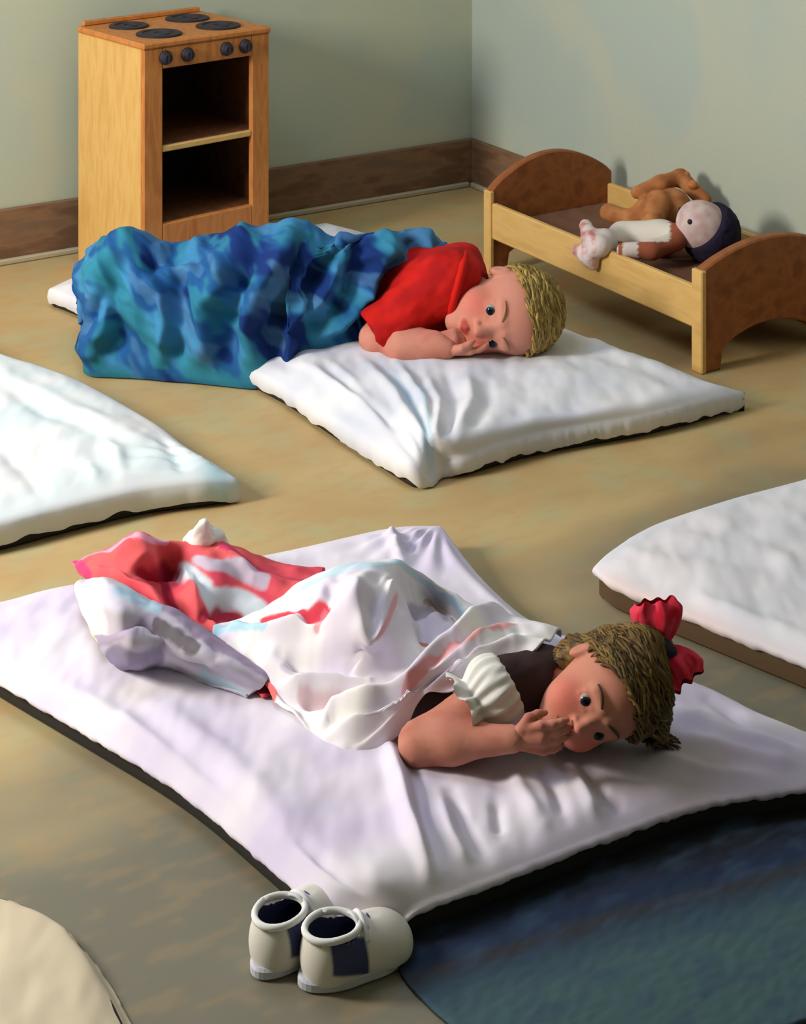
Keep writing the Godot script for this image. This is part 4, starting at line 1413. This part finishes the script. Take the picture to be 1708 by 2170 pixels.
func girl() -> void:
	var o := thing("person", "girl with brown hair and a red bow lying on her arm", "person", at(1080, 1540, 0.06))
	var size := 0.176
	var hc := at(1272, 1474, 0.141)
	var U := RT * 0.90 + Vector3.UP * 0.38 - FW * 0.2
	var hb := basis_of(U, -FW * 0.95 - RT * 0.22 + Vector3.UP * 0.02) * Basis.from_scale(Vector3(0.92, 1, 1))
	var r := nets(head_sd, Vector3(-0.5, -0.56, -0.6), Vector3(0.5, 0.56, 0.54), 0.018)
	var c := PackedColorArray()
	var base := col(198, 134, 114)
	for i in r[0].size():
		c.append(skin(base, r[0][i]))
		r[0][i] = hc + hb * (r[0][i] * size)
	var sh := at(1062, 1458, 0.142)
	var el := at(890, 1576, 0.086)
	var wr := at(1088, 1566, 0.116)
	var nb := at(1152, 1455, 0.122)
	var ch := at(1035, 1425, 0.098)
	var bones := [
		[hc + hb * (Vector3(0, -0.2, -0.14) * size), nb, 0.034, 0.036], [nb, ch, 0.038, 0.042], [ch, at(880, 1410, 0.088), 0.036, 0.026], [at(880, 1410, 0.088), at(760, 1390, 0.1), 0.026, 0.034],
		[at(760, 1380, 0.115), at(620, 1400, 0.085), 0.036, 0.022], [at(620, 1400, 0.085), at(420, 1375, 0.08), 0.02, 0.018], [at(420, 1375, 0.08), at(270, 1335, 0.085), 0.018, 0.018],
		[nb, sh, 0.04, 0.034], [sh, el, 0.031, 0.026], [el, el.lerp(wr, 0.35), 0.026, 0.025], [el.lerp(wr, 0.35), wr, 0.025, 0.0175]]
	join(r, flesh(bones, 0.02, 0.0075))
	var hd := hand_bones(wr, RT * 0.95 + Vector3.UP * 0.12 - FW * 0.16, FW * 0.95 + RT * 0.1, 0.09, 1.0, [0.2, 0.24, 0.28, 0.36])
	join(r, flesh(hd, 0.004, 0.0027))
	while c.size() < r[0].size():
		var p: Vector3 = r[0][c.size()]
		c.append(base.lerp(col(178, 110, 94), clampf(0.4 + nf.get_noise_3d(p.x * 22, p.y * 22, p.z * 22), 0, 1)))
	part("body", smooth(r[0], r[1], c, o.position), M.skin, o)
	head_parts(o, hb, hc, size, col(40, 34, 34), col(96, 66, 44))
	# brown hair gathered towards the bow
	var knot := Vector3(0.0, 0.0, 0.0)
	var kw := at(1398, 1372, 0.182)
	knot = hb.inverse() * (kw - hc) / size
	var fall := hb.inverse() * (at(1402, 1562, 0.078) - hc) / size
	var sd := func(q: Vector3) -> float:
		var ax := Vector3(absf(q.x), q.y, q.z)
		var d := ell(q, Vector3(0, 0.13, -0.10), Vector3(0.425, 0.43, 0.49)) - 0.02 * nz.get_noise_3d(q.x * 10, q.y * 10, q.z * 10)
		var line := 0.13 + 0.72 * (q.z - 0.02) - 0.12 * ax.x + 0.04 * nz.get_noise_2d(q.x * 9, q.z * 7)
		if q.z < -0.08:
			line = minf(line, 0.06 + 2.6 * (q.z + 0.08))
		line = maxf(line, -0.42)
		d = maxf(d, (line - q.y) * 0.75)
		d = maxf(d, -(ell(ax, Vector3(0.4, -0.03, -0.03), Vector3(0.11, 0.11, 0.075))))
		d = smin(d, cap(ax, Vector3(0.30, -0.12, -0.22), Vector3(0.22, -0.36, -0.2), 0.13, 0.09) - 0.02 * nz.get_noise_3d(q.x * 14, q.y * 10, q.z * 14), 0.06)
		d = smin(d, cap(q, Vector3(-0.2, 0.4, -0.2), knot, 0.16, 0.10), 0.1)
		d = smin(d, cap(q, Vector3(0.2, 0.35, -0.1), fall, 0.16, 0.05) - 0.02 * nz.get_noise_3d(q.x * 14, q.y * 8, q.z * 14), 0.08)
		return d
	hair_mesh(o, hb, hc, size, 0.03, sd, col(66, 48, 32), col(134, 108, 58), 1300, Vector3(0.2, 0.9, -0.6), 33)
	# loose strands spread on the sheet
	var rng := RandomNumberGenerator.new()
	rng.seed = 5
	var v := PackedVector3Array()
	var idx := PackedInt32Array()
	for k in 46:
		var a := at(rng.randf_range(1330, 1385), rng.randf_range(1525, 1580), rng.randf_range(0.07, 0.085))
		var b := at(rng.randf_range(1375, 1445), rng.randf_range(1560, 1590), 0.062)
		var m := a.lerp(b, 0.5) + Vector3(0, 0.004, 0) + FW * rng.randf_range(-0.008, 0.008)
		tube(v, idx, PackedVector3Array([a, a.lerp(m, 0.6), m, m.lerp(b, 0.5), b]), PackedFloat32Array([0.003, 0.0035, 0.003, 0.0022, 0.0008]), 4)
	part("loose_strands", smooth(v, idx, filled(v.size(), col(84, 60, 40)), o.position), M.hair, o)
	# dark dress
	var tors := [[nb, ch, 0.042, 0.045], [ch, at(980, 1420, 0.088), 0.04, 0.03], [nb, sh, 0.04, 0.036]]
	var nd := (hc - nb).normalized()
	var sfn := func(p: Vector3) -> float:
		var d := sd_bones(p, tors, 0.03) - 0.005 - 0.002 * nz.get_noise_3d(p.x * 40, p.y * 30, p.z * 40)
		d = maxf(d, -cap(p, nb + nd * 0.034, nb + nd * 0.12, 0.034, 0.05))
		return maxf(d, 0.064 - p.y)
	var bb := bounds(tors, 0.02)
	var s := nets(sfn, bb.position, bb.end, 0.006)
	part("dress", smooth(s[0], s[1], filled(s[0].size(), col(58, 42, 42)), o.position), M.shirt, o, "dark dress")
	# puffed white sleeve with a ruffled cuff
	var ad := (el - sh).normalized()
	var x := ad.cross(Vector3.UP).normalized()
	var y := x.cross(ad).normalized()
	var sv := PackedVector3Array()
	var sc := PackedColorArray()
	var nu := 96
	var nv := 26
	for j in nv + 1:
		var t := float(j) / nv
		for i in nu + 1:
			var a := TAU * (i % nu) / nu
			var rr := 0.036 + 0.014 * sin(PI * minf(t * 1.25, 1.0)) + 0.016 * smoothstep(0.78, 1.0, t)
			rr += (0.0016 * sin(a * 17.0) + 0.003 * nz.get_noise_2d(cos(a) * 3.0 + t, sin(a) * 3.0)) * (0.5 + t) + 0.004 * smoothstep(0.75, 1.0, t) * sin(a * 13.0 + 1.0 + 2.0 * t)
			if t < 0.12:
				rr *= 0.72 + 0.28 * t / 0.12
			sv.append(sh - ad * 0.022 + ad * (0.080 * t + 0.004 * smoothstep(0.7, 1.0, t) * sin(a * 7.0)) + (x * cos(a) + y * sin(a)) * rr)
			sv[sv.size() - 1].y = maxf(sv[sv.size() - 1].y, 0.066)
			sc.append(col(224, 222, 218))
	part("sleeve", smooth(sv, grid_idx(nu, nv), sc, o.position), M.cloth, o, "white puffed sleeve with ruffle")
	# red bow: two pleated loops, a dark tie
	var bow := Node3D.new()
	bow.name = "hair_bow"
	o.add_child(bow)
	bow.position = kw - o.position
	bow.set_meta("label", "red ribbon hair bow")
	for lp in [[at(1390, 1288, 0.235), 0.038, 0.0], [at(1446, 1436, 0.158), 0.038, 1.7]]:
		var tip: Vector3 = lp[0]
		var dr := (tip - kw)
		var len := dr.length() * 1.18
		dr = dr.normalized()
		var nrm := (-FW * 0.75 + Vector3.UP * 0.66)
		nrm = (nrm - dr * nrm.dot(dr)).normalized()
		var sd2 := dr.cross(nrm)
		var bv := PackedVector3Array()
		var bc := PackedColorArray()
		var n1 := 64
		var n2 := 24
		for j in n2 + 1:
			var t := float(j) / n2
			for i in n1 + 1:
				var a := TAU * (i % n1) / n1
				var wd: float = lp[1] * (0.2 + 0.8 * pow(sin(PI * 0.5 * minf(1.0, t * 1.15)), 0.8)) * (1.0 - 0.22 * smoothstep(0.82, 1.0, t))
				var th := 0.004 + 0.017 * sin(PI * clampf(t * 0.95, 0, 1))
				var pl := 0.0045 * sin(cos(a) * 7.0 + lp[2]) * t
				var jag := 0.0035 * sin(cos(a) * 9.0 + lp[2] * 2.0) * smoothstep(0.8, 1.0, t)
				bv.append(kw + dr * (len * t + jag) + sd2 * cos(a) * wd + nrm * (sin(a) * th + pl))
				bc.append(col(206, 28, 52).lerp(col(228, 66, 92), clampf(0.5 + nf.get_noise_2d(cos(a) * 3.0 + lp[2] * 9.0, t * 2.0) * 1.6, 0, 1)))
		part("loop", smooth(bv, grid_idx(n1, n2), bc, kw), M.cloth, bow)
	var tv := PackedVector3Array()
	var ti := PackedInt32Array()
	tube(tv, ti, PackedVector3Array([at(1360, 1370, 0.176), at(1376, 1366, 0.188), at(1400, 1369, 0.194), at(1422, 1386, 0.186), at(1432, 1398, 0.178)]), PackedFloat32Array([0.009, 0.0125, 0.0135, 0.011, 0.006]), 12)
	part("tie", smooth(tv, ti, filled(tv.size(), col(46, 44, 62)), kw), M.cloth, bow, "dark tie at the bow's middle")

func shoes() -> void:
	for k in 2:
		var heel: Vector3 = [at(586, 2040, 0.0), at(694, 2072, 0.0)][k]
		var dirv: Vector3 = [RT * 0.62 + FW * 0.78, RT * 0.86 + FW * 0.5][k]
		var o := thing("shoe", ["small white and navy shoe nearer the left, heel towards the viewer", "small white and navy shoe touching the mat corner, toe pointing right"][k], "shoe", heel, "pair of small shoes by the mat corner")
		dirv = dirv.normalized()
		o.basis = Basis(dirv.cross(Vector3.UP).normalized() * -1.0, Vector3.UP, dirv)   # z towards the toe
		o.basis = Basis(Vector3.UP.cross(dirv).normalized(), Vector3.UP, dirv)
		# local: heel at z = -0.028, toe at z = 0.105
		var hole := func(p: Vector3) -> float:
			return smin(ell(p, Vector3(0, 0.066, 0.008), Vector3(0.0265, 0.055, 0.034)), ell(p, Vector3(0, 0.027, 0.05), Vector3(0.026, 0.02, 0.05)), 0.01)
		var sdf := func(p: Vector3) -> float:
			var d := ell(p, Vector3(0, 0.028, 0.0), Vector3(0.034, 0.046, 0.033))
			d = smin(d, ell(p, Vector3(0, 0.020, 0.045), Vector3(0.034, 0.036, 0.05)), 0.02)
			d = smin(d, ell(p, Vector3(0, 0.016, 0.078), Vector3(0.037, 0.03, 0.034)), 0.02)
			d = maxf(d, p.y - 0.060 + 0.10 * maxf(0.0, p.z - 0.005))
			d = maxf(d, -hole.call(p))
			return maxf(d, 0.008 - p.y)
		var r := nets(sdf, Vector3(-0.045, -0.002, -0.045), Vector3(0.045, 0.075, 0.12), 0.002)
		var c := PackedColorArray()
		for p in r[0]:
			var cc := col(214, 210, 202)
			var side := smoothstep(0.019, 0.023, absf(p.x)) * smoothstep(-0.012, -0.008, p.z) * (1.0 - smoothstep(0.036, 0.040, p.z)) * smoothstep(0.020, 0.024, p.y + 0.3 * p.z)
			cc = cc.lerp(col(60, 66, 104), side)
			var inside: float = hole.call(p)
			cc = cc.lerp(col(40, 44, 80), 1.0 - smoothstep(0.001, 0.002, inside))
			c.append(cc)
		part("upper", smooth(r[0], r[1], c, Vector3.ZERO), M.leather, o, "white upper with navy side and lining")
		# sole
		var f := Flat.new()
		var ol := PackedVector2Array()
		for i in 40:
			var a := TAU * i / 40.0
			var z := 0.038 + 0.076 * sin(a)
			var wdt := 0.037 + 0.003 * sin(a)
			ol.append(Vector2(wdt * cos(a) * (1.0 - 0.08 * exp(-pow((z - 0.035) / 0.02, 2.0))), z))
		var sl := Flat.new()
		sl.slab(ol, 0.0, 0.014, 0.003)
		var sv := PackedVector3Array()
		for i in sl.v.size():
			sv.append(Vector3(sl.v[i].x, sl.v[i].z, sl.v[i].y))
		for t in range(0, sv.size(), 3):
			var n := sl.n[t]
			f.tri(sv[t], sv[t + 1], sv[t + 2], Vector3(n.x, n.z, n.y))
		part("sole", f.done(), M.grey, o, "grey rubber sole")
		# padded collar
		var v := PackedVector3Array()
		var idx := PackedInt32Array()
		var pts := PackedVector3Array()
		var rads := PackedFloat32Array()
		for i in 29:
			var a := TAU * i / 28.0
			var z := 0.006 + 0.034 * sin(a)
			pts.append(Vector3(0.0275 * cos(a), 0.060 - 0.10 * maxf(0.0, z - 0.005), z))
			rads.append(0.0042)
		tube(v, idx, pts, rads, 8)
		part("collar", smooth(v, idx, filled(v.size(), col(226, 226, 224)), Vector3.ZERO), M.cloth, o, "padded white collar")
		# tongue and straps
		var tg := PackedVector3Array()
		for j in 13:
			for i in 9:
				var a := (i - 4) / 4.0
				var t := j / 12.0
				tg.append(Vector3(a * 0.016, 0.064 - 0.014 * t - 0.006 * a * a, 0.034 + 0.032 * t))
		part("tongue", cloth(tg, 8, 12, 0.003, filled(tg.size(), col(210, 212, 214)), Vector3.ZERO), M.cloth, o)
		for j in 3:
			var lv := PackedVector3Array()
			var li := PackedInt32Array()
			var lp := PackedVector3Array()
			var lr := PackedFloat32Array()
			for i in 11:
				var a := (i - 5) / 5.0
				lp.append(Vector3(a * 0.025, 0.061 - 0.008 * j - 0.017 * a * a, 0.044 + 0.011 * j + 0.003 * a))
				lr.append(0.003)
			tube(lv, li, lp, lr, 6)
			part("lace", smooth(lv, li, filled(lv.size(), col(222, 222, 226) if j != 1 else col(70, 78, 120)), Vector3.ZERO), M.cloth, o)

func dolls() -> void:
	# dark-haired doll, its feet over the rail
	var hc := at(1492, 484, 0.232)
	var o := thing("doll", "dark haired doll in white lying in the wooden bed, feet over the rail", "doll", at(1400, 520, 0.15))
	var body := [
		[at(1440, 500, 0.215), at(1400, 505, 0.195), 0.03, 0.042], [at(1400, 505, 0.195), at(1320, 503, 0.185), 0.044, 0.04],
		[at(1320, 500, 0.19), at(1280, 505, 0.21), 0.026, 0.02], [at(1280, 505, 0.21), at(1250, 505, 0.212), 0.02, 0.019], [at(1250, 505, 0.212), at(1241, 478, 0.232), 0.02, 0.016],
		[at(1320, 512, 0.185), at(1272, 522, 0.202), 0.026, 0.022], [at(1272, 522, 0.202), at(1248, 540, 0.172), 0.021, 0.019], [at(1248, 545, 0.168), at(1222, 530, 0.176), 0.019, 0.014], [at(1250, 545, 0.166), at(1257, 562, 0.15), 0.019, 0.013],
		[at(1432, 512, 0.21), at(1380, 530, 0.20), 0.024, 0.022], [at(1380, 530, 0.20), at(1322, 530, 0.20), 0.022, 0.018]]
	var r := flesh(body, 0.016, 0.006)
	var c := PackedColorArray()
	for p in r[0]:
		var q := proj(p)
		var cc := col(150, 84, 60)
		if q.x < 1262:
			cc = col(222, 208, 206).lerp(col(188, 120, 112), clampf(0.4 + 1.5 * nf.get_noise_3d(p.x * 30, p.y * 30, p.z * 30), 0, 1))
		elif q.x < 1310:
			cc = col(214, 200, 196)
		elif q.x < 1420 and q.y < 512:
			cc = col(216, 208, 196)
		elif q.x > 1320 and q.x < 1352 and q.y > 512:
			cc = col(214, 200, 196)
		c.append(cc)
	part("body", smooth(r[0], r[1], c, o.position), M.plush, o)
	var fdir := (-RT * 0.62 + Vector3.UP * 0.62 - FW * 0.3).normalized()
	var hr := nets(func(p: Vector3) -> float: 
		var d := (p - hc).length() - 0.064
		d = smin(d, (p - hc - fdir * 0.034 - RT * 0.0).length() - 0.042, 0.03)
		return smin(d, (p - hc - fdir * 0.078).length() - 0.008, 0.012), hc - Vector3.ONE * 0.1, hc + Vector3.ONE * 0.1, 0.006)
	var hcol := PackedColorArray()
	for p in hr[0]:
		hcol.append(col(214, 196, 192).lerp(col(196, 160, 156), clampf(0.4 + nf.get_noise_3d(p.x * 30, p.y * 30, p.z * 30), 0, 1)))
	part("head", smooth(hr[0], hr[1], hcol, o.position), M.plush, o)
	var hair := nets(func(p: Vector3) -> float:
		var d := ell(p, hc + RT * 0.018 - Vector3.UP * 0.012, Vector3(0.074, 0.078, 0.074)) - 0.004 * nz.get_noise_3d(p.x * 60, p.y * 60, p.z * 60)
		return maxf(d, (p - hc).dot(fdir) - 0.012), hc - Vector3.ONE * 0.11, hc + Vector3.ONE * 0.11, 0.0065)
	part("hair", smooth(hair[0], hair[1], filled(hair[0].size(), col(36, 32, 52)), o.position), M.plush, o, "dark blue black hair")
	var fu := fdir.cross(FW).normalized()
	var fs := fdir.cross(fu).normalized()
	for s in [-1.0, 1.0]:
		var m := SphereMesh.new()
		m.radius = 0.007
		m.height = 0.014
		m.radial_segments = 16
		m.rings = 8
		var e := part("eye", m, M.dark, o)
		e.position = hc + (fdir * 0.9 + fs * s * 0.42 + fu * 0.12).normalized() * 0.072 - o.position
	# tan plush behind it
	var t := thing("teddy_bear", "tan plush bear slumped behind the dark haired doll", "plush toy", at(1400, 450, 0.15))
	var tb := [
		[at(1425, 440, 0.225), at(1385, 455, 0.205), 0.05, 0.052], [at(1385, 455, 0.205), at(1350, 468, 0.19), 0.045, 0.036],
		[at(1350, 408, 0.25), at(1400, 388, 0.272), 0.017, 0.020], [at(1400, 388, 0.272), at(1442, 376, 0.278), 0.020, 0.021], [at(1442, 376, 0.278), at(1492, 425, 0.235), 0.021, 0.02],
		[at(1395, 430, 0.245), at(1382, 470, 0.215), 0.034, 0.028], [at(1360, 470, 0.19), at(1320, 462, 0.19), 0.024, 0.022], [at(1320, 462, 0.19), at(1290, 450, 0.20), 0.022, 0.024]]
	var b := flesh(tb, 0.012, 0.006)
	var bc := PackedColorArray()
	for p in b[0]:
		bc.append(col(186, 124, 76).lerp(col(160, 100, 60), clampf(0.5 + 1.4 * nf.get_noise_3d(p.x * 24, p.y * 24, p.z * 24), 0, 1)))
	part("plush_body", smooth(b[0], b[1], bc, t.position), M.plush, t)
	for e in [[1452, 372, 0.285], [1468, 392, 0.272]]:
		var m := SphereMesh.new()
		m.radius = 0.014
		m.height = 0.024
		m.radial_segments = 16
		m.rings = 8
		var ear := part("ear", m, M.pine, t)
		ear.position = at(e[0], e[1], e[2]) - t.position
